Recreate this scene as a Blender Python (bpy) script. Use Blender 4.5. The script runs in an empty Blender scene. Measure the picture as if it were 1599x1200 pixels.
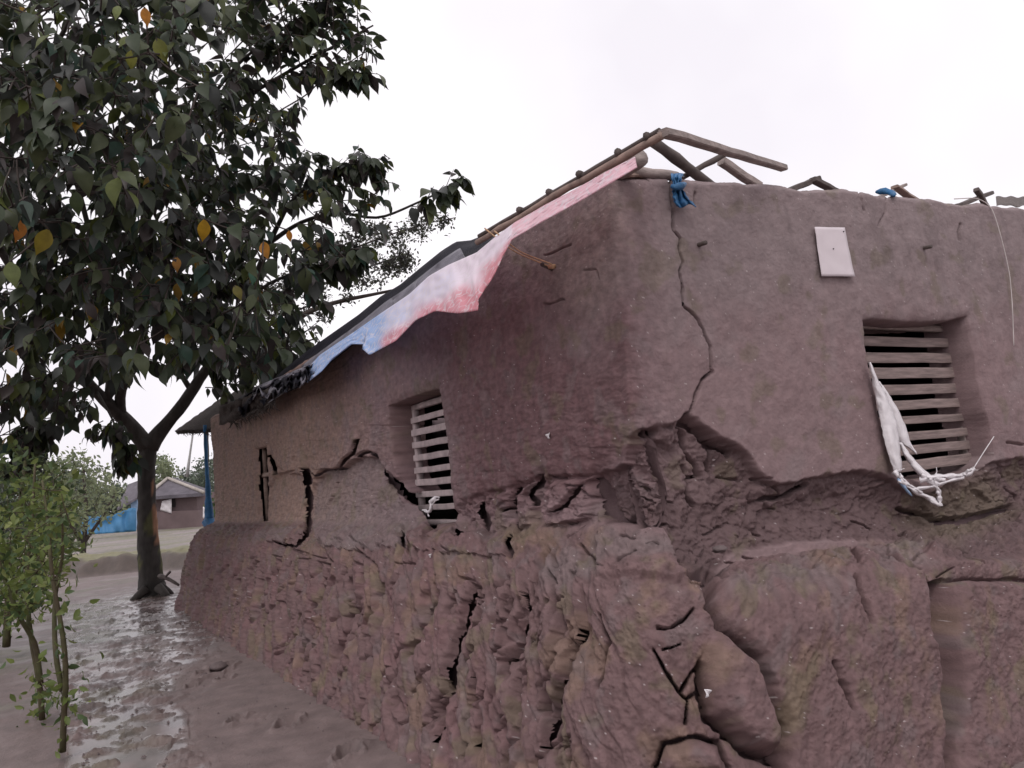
import bpy, math, random
import numpy as np
from mathutils import Vector, Matrix
random.seed(7)
RNG = np.random.RandomState(11)
sc = bpy.context.scene
col = sc.collection
R = math.radians

# ------------------------------------------------------------------ camera
EYE = 1.5
CAMP = np.array([-2.35, -2.72, EYE])
F = 1200.0                         # focal length in photograph pixels (1599 wide)
PITCH, ROLL, HEAD = R(7.0), R(5.0), R(31.8)
fh = np.array([math.sin(HEAD), math.cos(HEAD), 0.0])
R0 = np.array([math.cos(HEAD), -math.sin(HEAD), 0.0])
FW = fh*math.cos(PITCH) + np.array([0, 0, 1.0])*math.sin(PITCH)
U0 = -fh*math.sin(PITCH) + np.array([0, 0, 1.0])*math.cos(PITCH)
RT = R0*math.cos(ROLL) - U0*math.sin(ROLL)
UP = R0*math.sin(ROLL) + U0*math.cos(ROLL)
cam = bpy.data.cameras.new('camera')
cam.sensor_fit = 'HORIZONTAL'; cam.sensor_width = 36.0; cam.lens = 36.0*F/1599.0
cam.clip_start = 0.05; cam.clip_end = 3000
camo = bpy.data.objects.new('camera', cam); col.objects.link(camo)
M = Matrix(((RT[0], UP[0], -FW[0], CAMP[0]), (RT[1], UP[1], -FW[1], CAMP[1]), (RT[2], UP[2], -FW[2], CAMP[2]), (0, 0, 0, 1)))
camo.matrix_world = M
sc.camera = camo

# ------------------------------------------------------------------ sky and sun (overcast)
world = bpy.data.worlds.new('World'); sc.world = world; world.use_nodes = True
wn, wl = world.node_tree.nodes, world.node_tree.links
wn.clear()
SUN_EL, SUN_AZ = R(52), R(215)      # azimuth clockwise from +Y
sky = wn.new('ShaderNodeTexSky'); sky.sky_type = 'NISHITA'; sky.sun_disc = False
sky.sun_elevation = SUN_EL; sky.sun_rotation = SUN_AZ
sky.air_density = 1.0; sky.dust_density = 4.0
hsv = wn.new('ShaderNodeHueSaturation'); hsv.inputs['Saturation'].default_value = 0.25
mixc = wn.new('ShaderNodeMix'); mixc.data_type = 'RGBA'; mixc.clamp_result = False
mixc.inputs[0].default_value = 0.86
# flat cloud layer, a little uneven
stc = wn.new('ShaderNodeTexCoord'); snz = wn.new('ShaderNodeTexNoise'); snz.inputs['Scale'].default_value = 2.2; snz.inputs['Detail'].default_value = 4
srp = wn.new('ShaderNodeMix'); srp.data_type = 'RGBA'; srp.inputs[6].default_value = (10.6, 10.1, 10.8, 1); srp.inputs[7].default_value = (12.6, 12.2, 12.5, 1)
smr = wn.new('ShaderNodeMapRange'); smr.inputs[1].default_value = .35; smr.inputs[2].default_value = .65
wl.new(stc.outputs['Generated'], snz.inputs['Vector']); wl.new(snz.outputs['Fac'], smr.inputs[0]); wl.new(smr.outputs[0], srp.inputs[0]); wl.new(srp.outputs[2], mixc.inputs[7])
bg = wn.new('ShaderNodeBackground'); bg.inputs['Strength'].default_value = 0.1
wo = wn.new('ShaderNodeOutputWorld')
wl.new(sky.outputs[0], hsv.inputs['Color']); wl.new(hsv.outputs[0], mixc.inputs[6])
wl.new(mixc.outputs[2], bg.inputs['Color']); wl.new(bg.outputs[0], wo.inputs['Surface'])
sun = bpy.data.lights.new('sun', 'SUN'); sun.energy = 0.95; sun.angle = R(25); sun.color = (1, .96, .92)
suno = bpy.data.objects.new('sun', sun); col.objects.link(suno)
sd = Vector((math.sin(SUN_AZ)*math.cos(SUN_EL), math.cos(SUN_AZ)*math.cos(SUN_EL), math.sin(SUN_EL)))
suno.rotation_euler = sd.to_track_quat('Z', 'Y').to_euler()
suno.location = (0, 0, 30)
sc.view_settings.view_transform = 'Standard'; sc.view_settings.look = 'None'
sc.view_settings.exposure = 0.0; sc.view_settings.gamma = 1.0; sc.view_settings.use_curve_mapping = False
sc.render.engine = 'CYCLES'

# ------------------------------------------------------------------ measuring helpers
def ray(u, v):
    d = FW + RT*((u-799.5)/F) - UP*((v-600.0)/F)
    return d
def atz(u, v, Z):                   # point at distance Z along the view axis
    return CAMP + ray(u, v)*Z
def onp(u, v, axis, val):           # point on an axis-aligned plane
    d = ray(u, v); t = (val-CAMP[axis])/d[axis]
    return CAMP + d*t
def proj(P):
    Q = P-CAMP
    z = Q@FW
    z = np.where(z < .05, .05, z)
    return 799.5+F*(Q@RT)/z, 600.0-F*(Q@UP)/z

# ------------------------------------------------------------------ noise
def _h(ix, iy, seed):
    h = (ix.astype(np.int64)*374761393 + iy.astype(np.int64)*668265263 + seed*144665)&0xffffffff
    h = ((h ^ (h >> 13))*1274126177) & 0xffffffff
    h = ((h ^ (h >> 16))*2246822519) & 0xffffffff
    return (h ^ (h >> 15)) & 0xffffff
def perlin(x, y, seed=0):
    ix, iy = np.floor(x), np.floor(y); fx, fy = x-ix, y-iy
    def g(a, b, dx, dy):
        an = _h(a, b, seed)*(2*math.pi/0x1000000)
        return np.cos(an)*dx+np.sin(an)*dy
    ux, uy = fx*fx*fx*(fx*(fx*6-15)+10), fy*fy*fy*(fy*(fy*6-15)+10)
    a = g(ix, iy, fx, fy); b = g(ix+1, iy, fx-1, fy); c = g(ix, iy+1, fx, fy-1); d = g(ix+1, iy+1, fx-1, fy-1)
    return ((a+(b-a)*ux)+((c+(d-c)*ux)-(a+(b-a)*ux))*uy)*1.4
def fbm(x, y, seed=0, o=4, g=.5):
    r = 0; a = 1; 
    for i in range(o):
        r = r+a*perlin(x, y, seed+i*17); x = x*2.03+5.3; y = y*2.03+1.7; a *= g
    return r
def ridged(x, y, seed=0, o=3):
    r = 0; a = 1
    for i in range(o):
        r = r+a*(1-2*np.abs(perlin(x, y, seed+i*31))); x = x*2.1+3.1; y = y*2.1+7.7; a *= .5
    return r/1.75
def worley(x, y, seed=0):
    ix, iy = np.floor(x), np.floor(y)
    f1 = np.full(np.shape(x), 9.0); f2 = f1.copy(); cid = np.zeros(np.shape(x))
    for dx in (-1, 0, 1):
        for dy in (-1, 0, 1):
            a, b = ix+dx, iy+dy
            px = a+_h(a, b, seed)/0x1000000; py = b+_h(a, b, seed+5)/0x1000000
            d = np.hypot(px-x, py-y)
            n = d < f1
            f2 = np.where(n, f1, np.minimum(f2, d)); cid = np.where(n, _h(a, b, seed+9)/0x1000000, cid); f1 = np.where(n, d, f1)
    return f1, f2, cid
def sstep(a, b, x):
    t = np.clip((x-a)/(b-a), 0, 1); return t*t*(3-2*t)
def seg_dist(u, v, pts):
    best = np.full(u.shape, 1e9)
    for (x0, y0), (x1, y1) in zip(pts[:-1], pts[1:]):
        dx, dy = x1-x0, y1-y0
        t = np.clip(((u-x0)*dx+(v-y0)*dy)/(dx*dx+dy*dy+1e-9), 0, 1)
        best = np.minimum(best, np.hypot(u-x0-t*dx, v-y0-t*dy))
    return best
def inpoly(u, v, poly):
    r = np.zeros(u.shape, bool); n = len(poly)
    for i in range(n):
        x0, y0 = poly[i]; x1, y1 = poly[(i+1) % n]
        if y0 == y1: continue
        c = ((y0 > v) != (y1 > v)) & (u < (x1-x0)*(v-y0)/(y1-y0)+x0)
        r ^= c
    return r
def sdf(u, v, poly):                # signed distance to polygon, negative inside
    d = seg_dist(u, v, list(poly)+[poly[0]])
    return np.where(inpoly(u, v, poly), -d, d)

# ------------------------------------------------------------------ object helpers
def tag(o, label=None, cat=None, group=None, kind=None):
    if label: o['label'] = label
    if cat: o['category'] = cat
    if group: o['group'] = group
    if kind: o['kind'] = kind
    return o
def empty(name, loc, label=None, cat=None, group=None):
    o = bpy.data.objects.new(name, None); o.location = loc; o.empty_display_size = .2
    col.objects.link(o); return tag(o, label, cat, group)
def link_mesh(name, me, mat, parent=None, keep=None):
    if mat and not me.materials: me.materials.append(mat)
    o = bpy.data.objects.new(name, me); col.objects.link(o)
    if parent:
        o.parent = parent
        pl = parent.matrix_basis.translation if not parent.parent else Vector((0, 0, 0))
        if parent.parent: pl = parent.parent.matrix_basis.translation + parent.matrix_basis.translation
        o.location = -pl if keep is None else keep
    return o
class MB:
    def __init__(s): s.v = []; s.f = []; s.c = []
    def add(s, vs, fs, c=None):
        n = len(s.v); s.v += [tuple(map(float, p)) for p in vs]; s.f += [tuple(i+n for i in f) for f in fs]
        if c is not None: s.c += [tuple(c)+(1.0,)]*len(vs)
    def mesh(s, name, smooth=True):
        me = bpy.data.meshes.new(name); me.from_pydata(s.v, [], s.f)
        if s.c:
            a = me.color_attributes.new('Col', 'FLOAT_COLOR', 'POINT')
            a.data.foreach_set('color', np.array(s.c, np.float32).ravel())
        if smooth: me.polygons.foreach_set('use_smooth', [True]*len(me.polygons))
        me.update(); return me
    def build(s, name, mat, parent=None, smooth=True):
        return link_mesh(name, s.mesh(name, smooth), mat, parent)
def frame_of(d):
    d = Vector(d).normalized(); a = Vector((0, 0, 1)) if abs(d.z) < .9 else Vector((1, 0, 0))
    x = d.cross(a).normalized(); return d, x, x.cross(d).normalized()
def tube(mb, pts, rad, n=8, c=None, wob=0.0, caps=True):
    pts = [Vector(p) for p in pts]
    if not hasattr(rad, '__len__'): rad = [rad]*len(pts)
    vs = []; fs = []
    _, px, _ = frame_of(pts[1]-pts[0])
    for i, p in enumerate(pts):
        d = (pts[min(i+1, len(pts)-1)]-pts[max(i-1, 0)]).normalized()
        x = (px-d*px.dot(d))
        x = x.normalized() if x.length > 1e-5 else frame_of(d)[1]
        y = d.cross(x); px = x
        for k in range(n):
            a = 2*math.pi*k/n; r = rad[i]*(1+wob*random.uniform(-1, 1))
            vs.append(p+x*math.cos(a)*r+y*math.sin(a)*r)
    for i in range(len(pts)-1):
        for k in range(n):
            fs.append((i*n+k, i*n+(k+1) % n, (i+1)*n+(k+1) % n, (i+1)*n+k))
    if caps:
        fs.append(tuple(range(n-1, -1, -1))); fs.append(tuple((len(pts)-1)*n+k for k in range(n)))
    mb.add(vs, fs, c)
def beam(mb, a, b, w, h, up=(0, 0, 1), c=None, jit=.0, segs=5):     # squared timber with uneven edges
    a, b = Vector(a), Vector(b); d = (b-a).normalized(); up = Vector(up)
    x = d.cross(up).normalized(); y = x.cross(d).normalized()
    vs = []; fs = []
    cr = [(-.5, -.36), (-.36, -.5), (.36, -.5), (.5, -.36), (.5, .36), (.36, .5), (-.36, .5), (-.5, .36)]
    for i in range(segs+1):
        p = a.lerp(b, i/segs)
        jx, jy = random.uniform(-jit, jit), random.uniform(-jit, jit)
        for (s, t) in cr:
            vs.append(p+x*(s*w*(1+random.uniform(-jit, jit)*6)+jx)+y*(t*h*(1+random.uniform(-jit, jit)*6)+jy))
    for i in range(segs):
        for k in range(8): fs.append((i*8+k, i*8+(k+1) % 8, (i+1)*8+(k+1) % 8, (i+1)*8+k))
    fs.append(tuple(range(7, -1, -1))); fs.append(tuple(segs*8+k for k in range(8)))
    mb.add(vs, fs, c)
def resample(pts, n):
    p = np.array(pts, float); d = np.r_[0, np.cumsum(np.linalg.norm(np.diff(p, axis=0), axis=1))]
    t = np.linspace(0, d[-1], n); return np.stack([np.interp(t, d, p[:, k]) for k in range(p.shape[1])], 1)
def smooth_line(pts, n):
    p = resample(pts, n)
    for _ in range(3): p[1:-1] = (p[:-2]+2*p[1:-1]+p[2:])/4
    return p

# ------------------------------------------------------------------ materials
def mat(name, base=(.3, .3, .3), rough=.8, attr=False, n1=None, bump=0, bscale=30, var=.25, vscale=4, spec=.3, tint=None, wet=False, trans=0, tcoord='Object', stretch=None):
    m = bpy.data.materials.new(name); m.use_nodes = True; nt = m.node_tree; N, L = nt.nodes, nt.links
    b = N['Principled BSDF']; b.inputs['Roughness'].default_value = rough
    b.inputs['Specular IOR Level'].default_value = spec
    tc = N.new('ShaderNodeTexCoord'); mp = N.new('ShaderNodeMapping'); L.new(tc.outputs[tcoord], mp.inputs[0])
    if stretch: mp.inputs['Scale'].default_value = stretch
    nz = N.new('ShaderNodeTexNoise'); nz.inputs['Scale'].default_value = vscale; nz.inputs['Detail'].default_value = 8; nz.inputs['Roughness'].default_value = .6
    L.new(mp.outputs[0], nz.inputs['Vector'])
    mr = N.new('ShaderNodeMapRange'); mr.inputs[1].default_value = .3; mr.inputs[2].default_value = .7; mr.inputs[3].default_value = 1-var; mr.inputs[4].default_value = 1+var
    L.new(nz.outputs['Fac'], mr.inputs[0])
    if attr:
        src = N.new('ShaderNodeVertexColor'); src.layer_name = 'Col'; so = src.outputs['Color']
    else:
        src = N.new('ShaderNodeRGB'); src.outputs[0].default_value = tuple(base)+(1,); so = src.outputs[0]
    if tint:                                             # second colour in patches
        n2 = N.new('ShaderNodeTexNoise'); n2.inputs['Scale'].default_value = vscale*.37; n2.inputs['Detail'].default_value = 5
        L.new(mp.outputs[0], n2.inputs['Vector'])
        rp = N.new('ShaderNodeMapRange'); rp.inputs[1].default_value = .45; rp.inputs[2].default_value = .68; rp.inputs[3].default_value = 0; rp.inputs[4].default_value = 1
        L.new(n2.outputs['Fac'], rp.inputs[0])
        mx = N.new('ShaderNodeMix'); mx.data_type = 'RGBA'; L.new(rp.outputs[0], mx.inputs[0]); L.new(so, mx.inputs[6])
        mx.inputs[7].default_value = tuple(tint)+(1,); so = mx.outputs[2]
    ml = N.new('ShaderNodeVectorMath'); ml.operation = 'SCALE'; L.new(so, ml.inputs[0]); L.new(mr.outputs[0], ml.inputs['Scale'])
    L.new(ml.outputs[0], b.inputs['Base Color'])
    if bump:
        nb = N.new('ShaderNodeTexNoise'); nb.inputs['Scale'].default_value = bscale; nb.inputs['Detail'].default_value = 10; nb.inputs['Roughness'].default_value = .74
        L.new(mp.outputs[0], nb.inputs['Vector'])
        bp = N.new('ShaderNodeBump'); bp.inputs['Strength'].default_value = 1; bp.inputs['Distance'].default_value = bump
        L.new(nb.outputs['Fac'], bp.inputs['Height']); L.new(bp.outputs[0], b.inputs['Normal'])
    if wet:                                              # roughness from the attribute's own Wet channel
        w = N.new('ShaderNodeAttribute'); w.attribute_name = 'Wet'
        r = N.new('ShaderNodeMapRange'); r.inputs[3].default_value = rough; r.inputs[4].default_value = .19
        L.new(w.outputs['Fac'], r.inputs[0]); L.new(r.outputs[0], b.inputs['Roughness'])
        r2 = N.new('ShaderNodeMapRange'); r2.inputs[1].default_value = .3; r2.inputs[3].default_value = 1; r2.inputs[4].default_value = .03; L.new(w.outputs['Fac'], r2.inputs[0]); L.new(r2.outputs[0], bp.inputs['Strength'])
    if trans:
        tr = N.new('ShaderNodeBsdfTranslucent'); L.new(ml.outputs[0], tr.inputs['Color'])
        ms = N.new('ShaderNodeMixShader'); ms.inputs[0].default_value = trans
        L.new(b.outputs[0], ms.inputs[1]); L.new(tr.outputs[0], ms.inputs[2]); L.new(ms.outputs[0], N['Material Output'].inputs['Surface'])
    m['b'] = 1
    return m
M_mud = mat('mud', attr=True, rough=.85, bump=.007, bscale=60, var=.10, vscale=9, spec=.25)
M_bark = mat('bark', attr=True, rough=.85, bump=.01, bscale=25, var=.35, vscale=8, stretch=(1, 1, .35))
M_twig = mat('twig_bark', (.07, .055, .05), rough=.8, var=.3)
M_leaf = mat('tree_leaf', attr=True, rough=.45, var=.25, vscale=3, spec=.4, trans=.3)
M_wood = mat('weathered_wood', (.30, .245, .23), rough=.75, bump=.003, bscale=60, var=.35, vscale=14, stretch=(1, 1, 4))
M_slat2 = mat('brown_slat_wood', (.235, .18, .17), rough=.8, bump=.003, bscale=60, var=.4, vscale=16, stretch=(.3, 1, 3))
M_slat = mat('grey_slat_wood', (.40, .325, .325), rough=.7, bump=.002, bscale=70, var=.3, vscale=10)
M_bamboo = mat('bamboo', (.27, .19, .16), rough=.6, bump=.002, bscale=40, var=.35, vscale=12)
M_darkwood = mat('dark_wet_wood', (.09, .07, .065), rough=.7, bump=.003, bscale=50, var=.35, vscale=12)
M_thatch = mat('thatch', (.085, .07, .065), rough=.9, bump=.02, bscale=45, var=.5, vscale=30, stretch=(4, 4, 1))
M_black = mat('black_plastic', (.016, .015, .022), spec=.15, rough=.6, bump=.01, bscale=9, var=.3, vscale=5)
M_greyplastic = mat('grey_plastic', (.17, .16, .19), rough=.4, bump=.01, bscale=8, var=.3, vscale=5)
M_blue = mat('blue_plastic', (.03, .12, .26), rough=.45, bump=.01, bscale=12, var=.35, vscale=8)
M_bluepale = mat('pale_blue_cloth', (.30, .42, .60), rough=.7, var=.2)
M_white = mat('white_sack', (.72, .68, .70), rough=.6, bump=.004, bscale=60, var=.12, vscale=20)
M_paper = mat('notice_paper', (.62, .55, .58), rough=.6, var=.05, vscale=6, bump=.001, bscale=12)
M_dark = mat('dark_nail', (.03, .025, .025), rough=.6)
M_cord = mat('pale_cord', (.5, .45, .44), rough=.8)
M_rope = mat('coir_rope', (.42, .26, .16), rough=.85, var=.3, vscale=60)

# ------------------------------------------------------------------ the mud house: one displaced surface
WZ_TOP = 3.02
X_END = 7.5; Y_END = 10.6
R_C = .055
def left_Y(u):  return onp(u, 600+ (799.5-u)*0, 0, 0.0)
# columns of the surface: (s, position on base line, outward direction, weight)
cols_ = []
def px_of(P): 
    a, b = proj(np.array([P])); return a[0], b[0]
# left wall Y positions with even spacing on the picture plane
ygrid = np.linspace(R_C, Y_END-.25, 6000)
pu, pv = proj(np.stack([np.zeros_like(ygrid), ygrid, np.full_like(ygrid, 1.5)], 1))
acc = np.r_[0, np.cumsum(np.hypot(np.diff(pu), np.diff(pv)))]
NL = int(acc[-1]/1.25)
Yl = np.interp(np.linspace(0, acc[-1], NL), acc, ygrid)
xgrid = np.linspace(R_C, X_END, 6000)
pu, pv = proj(np.stack([xgrid, np.zeros_like(xgrid), np.full_like(xgrid, 1.5)], 1))
lim = pu < 1660
acc = np.r_[0, np.cumsum(np.abs(np.diff(pu[lim])))]
NR = int(acc[-1]/1.25)
Xr = np.interp(np.linspace(0, acc[-1], NR), acc, xgrid[lim])
Xr = np.r_[Xr, np.linspace(Xr[-1]+.03, X_END, 60)]
C = []   # base x, y, outdir x, y, s
for x in np.linspace(4.0, .4, 14): C.append((x, Y_END, 0, 1, -(Y_END+.3+x)))
for k in range(14):
    a = math.pi/2*k/13; C.append((.25-.25*math.sin(a), Y_END-.25+.25*math.cos(a), -math.sin(a), math.cos(a), -(Y_END+.25-.4*k/13)))
for y in Yl[::-1]: C.append((0, y, -1, 0, -y-.05))
nc = 190
for k in range(1, nc):
    a = math.pi/2*k/nc; C.append((R_C-R_C*math.cos(a), R_C-R_C*math.sin(a), -math.cos(a), -math.sin(a), -.10+.20*k/nc))
for x in Xr: C.append((x, 0, 0, -1, x+.05))
C = np.array(C); NC = len(C); S = C[:, 4]
# top line of the right wall, read along the wall
tp = np.array([onp(u, v, 1, 0.0) for (u, v) in ((1000, 276), (1060, 278), (1150, 281), (1240, 289), (1320, 294), (1400, 303), (1500, 315), (1599, 322))])
ztop = np.interp(S, tp[:, 0], tp[:, 2]); ztop = np.where(S < .3, tp[0, 2], ztop)
ztop = ztop+.012*perlin(S*5, S*0, 3)
print('ztop', tp[:, 2], 'wall end px', px_of((0, Y_END, 1.5)))
w = sstep(-.05, .45, S)             # 0 on the left wall, 1 on the right wall
z_in = 1.22*(1-w)+.97*w; z_sh = (1.07-.11*sstep(-2.2, -.3, S))*(1-w)+.88*w
o_sh = .30*(1-w)+.36*w; o_b = .66*(1-w)+.62*w
far = sstep(-4, -10, S); z_in = z_in-.02*far
# rows
ctrl_q = [0, .02, .05, .07, .50, .53, .60, .66, .72, 1.0]
def ctrl(i):
    # offset, z
    return [(-.34, ztop[i]-.22), (-.32, ztop[i]-.01), (-.04, ztop[i]), (0, ztop[i]-.035), (0, z_in[i]+.10), (.02, z_in[i]+.02),
            (.55*o_sh[i], z_in[i]*.45+z_sh[i]*.55+.03), (o_sh[i], z_sh[i]), (o_sh[i]+.07, z_sh[i]-.13), (o_b[i], -.12)]
NQ = 760
q = np.linspace(0, 1, NQ)
OZ = np.zeros((NC, NQ, 2))
CT = np.array([ctrl(i) for i in range(NC)])
for i in range(NC):
    OZ[i, :, 0] = np.interp(q, ctrl_q, CT[i, :, 0]); OZ[i, :, 1] = np.interp(q, ctrl_q, CT[i, :, 1])
for (kk, lo) in ((9, 0), (31, 300)):
    ker = np.hanning(kk+2)[1:-1]; ker /= ker.sum(); h = kk//2
    pad = np.pad(OZ, ((0, 0), (h, h), (0, 0)), 'edge')
    sm = np.zeros_like(OZ)
    for j in range(kk): sm += pad[:, j:j+NQ, :]*ker[j]
    OZ[:, max(lo, h):NQ-h] = sm[:, max(lo, h):NQ-h]
O, Z = OZ[..., 0], OZ[..., 1]
P = np.zeros((NC, NQ, 3))
P[..., 0] = C[:, None, 0]+C[:, None, 2]*O; P[..., 1] = C[:, None, 1]+C[:, None, 3]*O; P[..., 2] = Z
OUT = np.zeros((NC, 1, 3)); OUT[:, 0, 0] = C[:, 2]; OUT[:, 0, 1] = C[:, 3]
def normals(P):
    a = np.gradient(P, axis=0); b = np.gradient(P, axis=1)
    n = np.cross(a, b); n /= np.linalg.norm(n, axis=2, keepdims=True)+1e-12
    s = np.sign((n*OUT).sum(2, keepdims=True)+n[..., 2:3]*.3); s[s == 0] = 1
    return n*s
U, V = proj(P.reshape(-1, 3)); U = U.reshape(NC, NQ); V = V.reshape(NC, NQ)
hid = (S < -Y_END-.1) | (S > 6.5)
U[hid] = -9000; V[hid] = -9000
SS = np.zeros((NC, NQ)); SS[1:] = np.cumsum(np.linalg.norm(np.diff(P[..., :2], axis=0), axis=2), axis=0)
mid_c = int(np.argmin(np.abs(S))); SS = SS-SS[[mid_c]]           # true length along the wall at every height
S0 = np.broadcast_to(S[:, None], (NC, NQ))
LEN = np.zeros_like(Z); LEN[:, 1:] = np.cumsum(np.linalg.norm(np.diff(P, axis=1), axis=2), axis=1)   # running length down the profile
LEN = LEN-LEN[:, [60]]
Q = np.broadcast_to(q[None, :], (NC, NQ))
plinth = sstep(.51, .56, Q)
W = np.broadcast_to(w[:, None], (NC, NQ))
ledge = sstep(.53, .57, Q)*sstep(.68, .63, Q)
# jitter the feature space so that every drawn line is ragged
JU = U+3.4*perlin(U/21, V/21, 40)+1.7*perlin(U/7.5, V/7.5, 41)
JV = V+3.4*perlin(U/21, V/21, 42)+1.7*perlin(U/7.5, V/7.5, 43)
JU2 = U+6*perlin(U/60, V/60, 44); JV2 = V+6*perlin(U/60, V/60, 45)
JU3 = U+3*perlin(U/34, V/34, 48)+.8*perlin(U/9, V/11, 49); JV3 = V+3*perlin(U/34, V/34, 50)+.8*perlin(U/9, V/11, 51)
D = np.zeros_like(Z)
# general unevenness of hand-laid mud
D += .014*fbm(SS*1.7, LEN*1.7, 1, 3)+.004*fbm(SS*9, LEN*11, 2, 3)+.0011*fbm(SS*45, LEN*60, 4, 3)
lw = (1-W)*sstep(500, 640, V)*(1-plinth)            # rougher lower left wall
D += lw*(.006*fbm(SS*8, LEN*22, 5, 4)+.003*np.abs(perlin(SS*20, LEN*45, 6)))
# left plinth: slanting rain-cut ribs
sl = SS-.38*LEN
pl = plinth*(1-W)*(.35+.65*sstep(.60, .66, Q))
plr = pl*(.35+.65*sstep(1010, 860, U))
wob = .5*perlin(SS*4, LEN*4, 7)
D += plr*(.022*fbm(sl*4.0+wob, LEN*1.1, 8, 2)+.034*fbm(sl*8.5+wob, LEN*1.5, 9, 2)+.006*fbm(sl*26, LEN*10, 68, 4)-.030*sstep(.16, 0, np.abs(perlin(sl*6.5+wob, LEN*1.15, 97)))*sstep(-.1, .25, perlin(sl*4, LEN*2.2, 98)))
D += pl*(.015*fbm(sl*2.4, LEN*2, 66, 2)+.004*fbm(SS*34, LEN*34, 65, 3))
f1, f2, cid = worley(sl*8+.6*perlin(SS*6, LEN*6, 3), LEN*1.9+.4*perlin(SS*5, LEN*5, 76), 12)
D += plr*(.022*(cid-.5)*sstep(0, .3, f2-f1)-.012*sstep(.16, 0, f2-f1))
f1, f2, cid = worley(sl*24+.5*perlin(SS*20, LEN*20, 77), LEN*15, 78)
D += plr*.0045*(cid-.4)*sstep(0, .35, f2-f1)
grain1 = worley(SS*46, LEN*46, 79)
# right plinth: big slumped blocks
pr = plinth*W
D += pr*(.024*fbm(SS*2.6, LEN*2.6, 14, 3)+.009*fbm(SS*11, LEN*11, 15, 4)+.005*fbm(SS*40, LEN*40, 64, 4))
pitm = plinth*sstep(.0, .35, fbm(SS*5, LEN*5, 63, 2))
D += plinth*(1-.4*ledge)*.0075*(grain1[2]-.5)*sstep(0, .4, grain1[1]-grain1[0])-.008*pitm*sstep(.35, .1, grain1[0])*(grain1[2] > .75)
lr = ledge
f1b, f2b, cb = worley(SS*11, LEN*14, 21)
D += lr*(.018*fbm(SS*9, LEN*12, 16, 3)+.012*(cb-.5)*sstep(0, .2, f2b-f1b))
rec = np.zeros_like(Z)               # straight inward recess (m)
rough = np.zeros_like(Z)
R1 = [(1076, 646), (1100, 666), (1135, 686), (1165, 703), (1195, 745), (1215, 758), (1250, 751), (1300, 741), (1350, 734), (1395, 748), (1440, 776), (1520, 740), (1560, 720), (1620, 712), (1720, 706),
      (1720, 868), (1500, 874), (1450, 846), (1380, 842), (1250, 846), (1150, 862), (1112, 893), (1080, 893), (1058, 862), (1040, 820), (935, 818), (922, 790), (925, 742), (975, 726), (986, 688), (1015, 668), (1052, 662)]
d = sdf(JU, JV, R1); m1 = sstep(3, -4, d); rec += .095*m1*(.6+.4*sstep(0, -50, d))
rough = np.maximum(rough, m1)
R2 = [(486, 748), (500, 736), (530, 729), (560, 713), (580, 716), (592, 745), (620, 775), (650, 800), (664, 820), (640, 824), (632, 852), (560, 856), (500, 850), (488, 820), (481, 780)]
d = sdf(JU, JV, R2); m2 = sstep(3, -3, d); rec += m2*(.085-.11*sstep(715, 850, V)); rough = np.maximum(rough, m2*.8)
R3 = [(706, 800), (720, 780), (760, 770), (790, 760), (830, 748), (880, 742), (925, 742), (924, 800), (935, 818), (860, 822), (800, 826), (720, 828)]
d = sdf(JU, JV, R3); m3 = sstep(4, -5, d); rec += .035*m3; rough = np.maximum(rough, m3*.9)
d = sdf(JU, JV, [(432, 738), (470, 740), (481, 799), (483, 833), (434, 849), (420, 849), (416, 760)]); rec += sstep(2, -3, d)*(.05-.09*sstep(735, 850, V))
SLB = [[(735, 792), (760, 772), (796, 765), (794, 822), (742, 827)], [(803, 772), (834, 750), (840, 790), (828, 822), (800, 822)], [(846, 772), (870, 750), (917, 746), (920, 802), (900, 816), (850, 820)], [(640, 826), (700, 828), (795, 834), (792, 866), (700, 862), (636, 856)]]
for k_, pg_ in enumerate(SLB): rec -= sstep(2, -5, sdf(JU, JV, pg_))*(.035+.012*k_ if k_ < 3 else .035)
f1c, f2c, cc = worley(SS*5.5+.7*perlin(SS*5, LEN*5, 31)+.25*perlin(SS*18, LEN*18, 32), LEN*9.5+.5*perlin(SS*7, LEN*7, 38), 33)
rm = rough*(1-.6*plinth)
rm = rm*(1-.55*m2)
D += rm*(.036*(cc-.5)*sstep(0, .2, f2c-f1c)-.012*sstep(.05, 0, f2c-f1c)+.007*ridged(SS*9, LEN*30, 37, 3)+.014*fbm(SS*14, LEN*16, 35, 4)+.004*fbm(SS*50, LEN*60, 36, 3)+.007*(grain1[2]-.5)*sstep(0, .4, grain1[1]-grain1[0]))
d = sdf(JU2, JV2, [(1440, 918), (1478, 906), (1488, 980), (1496, 1060), (1500, 1110), (1484, 1160), (1480, 1260), (1468, 1260), (1474, 1180), (1466, 1088), (1461, 1018), (1452, 969)])
gapc = (d < -5)*(W > .5); rec += .30*sstep(5, -11, d)*W; D = D*(1-.85*W*sstep(16, 0, d))
# slump of the fallen mud between wall and shelf on the right
scree = W*sstep(-.28, .02, LEN-LEN[:, [int(NQ*.53)]])*(1-sstep(.0, .25, LEN-LEN[:, [int(NQ*.60)]]))
rec -= .05*scree*m1
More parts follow.
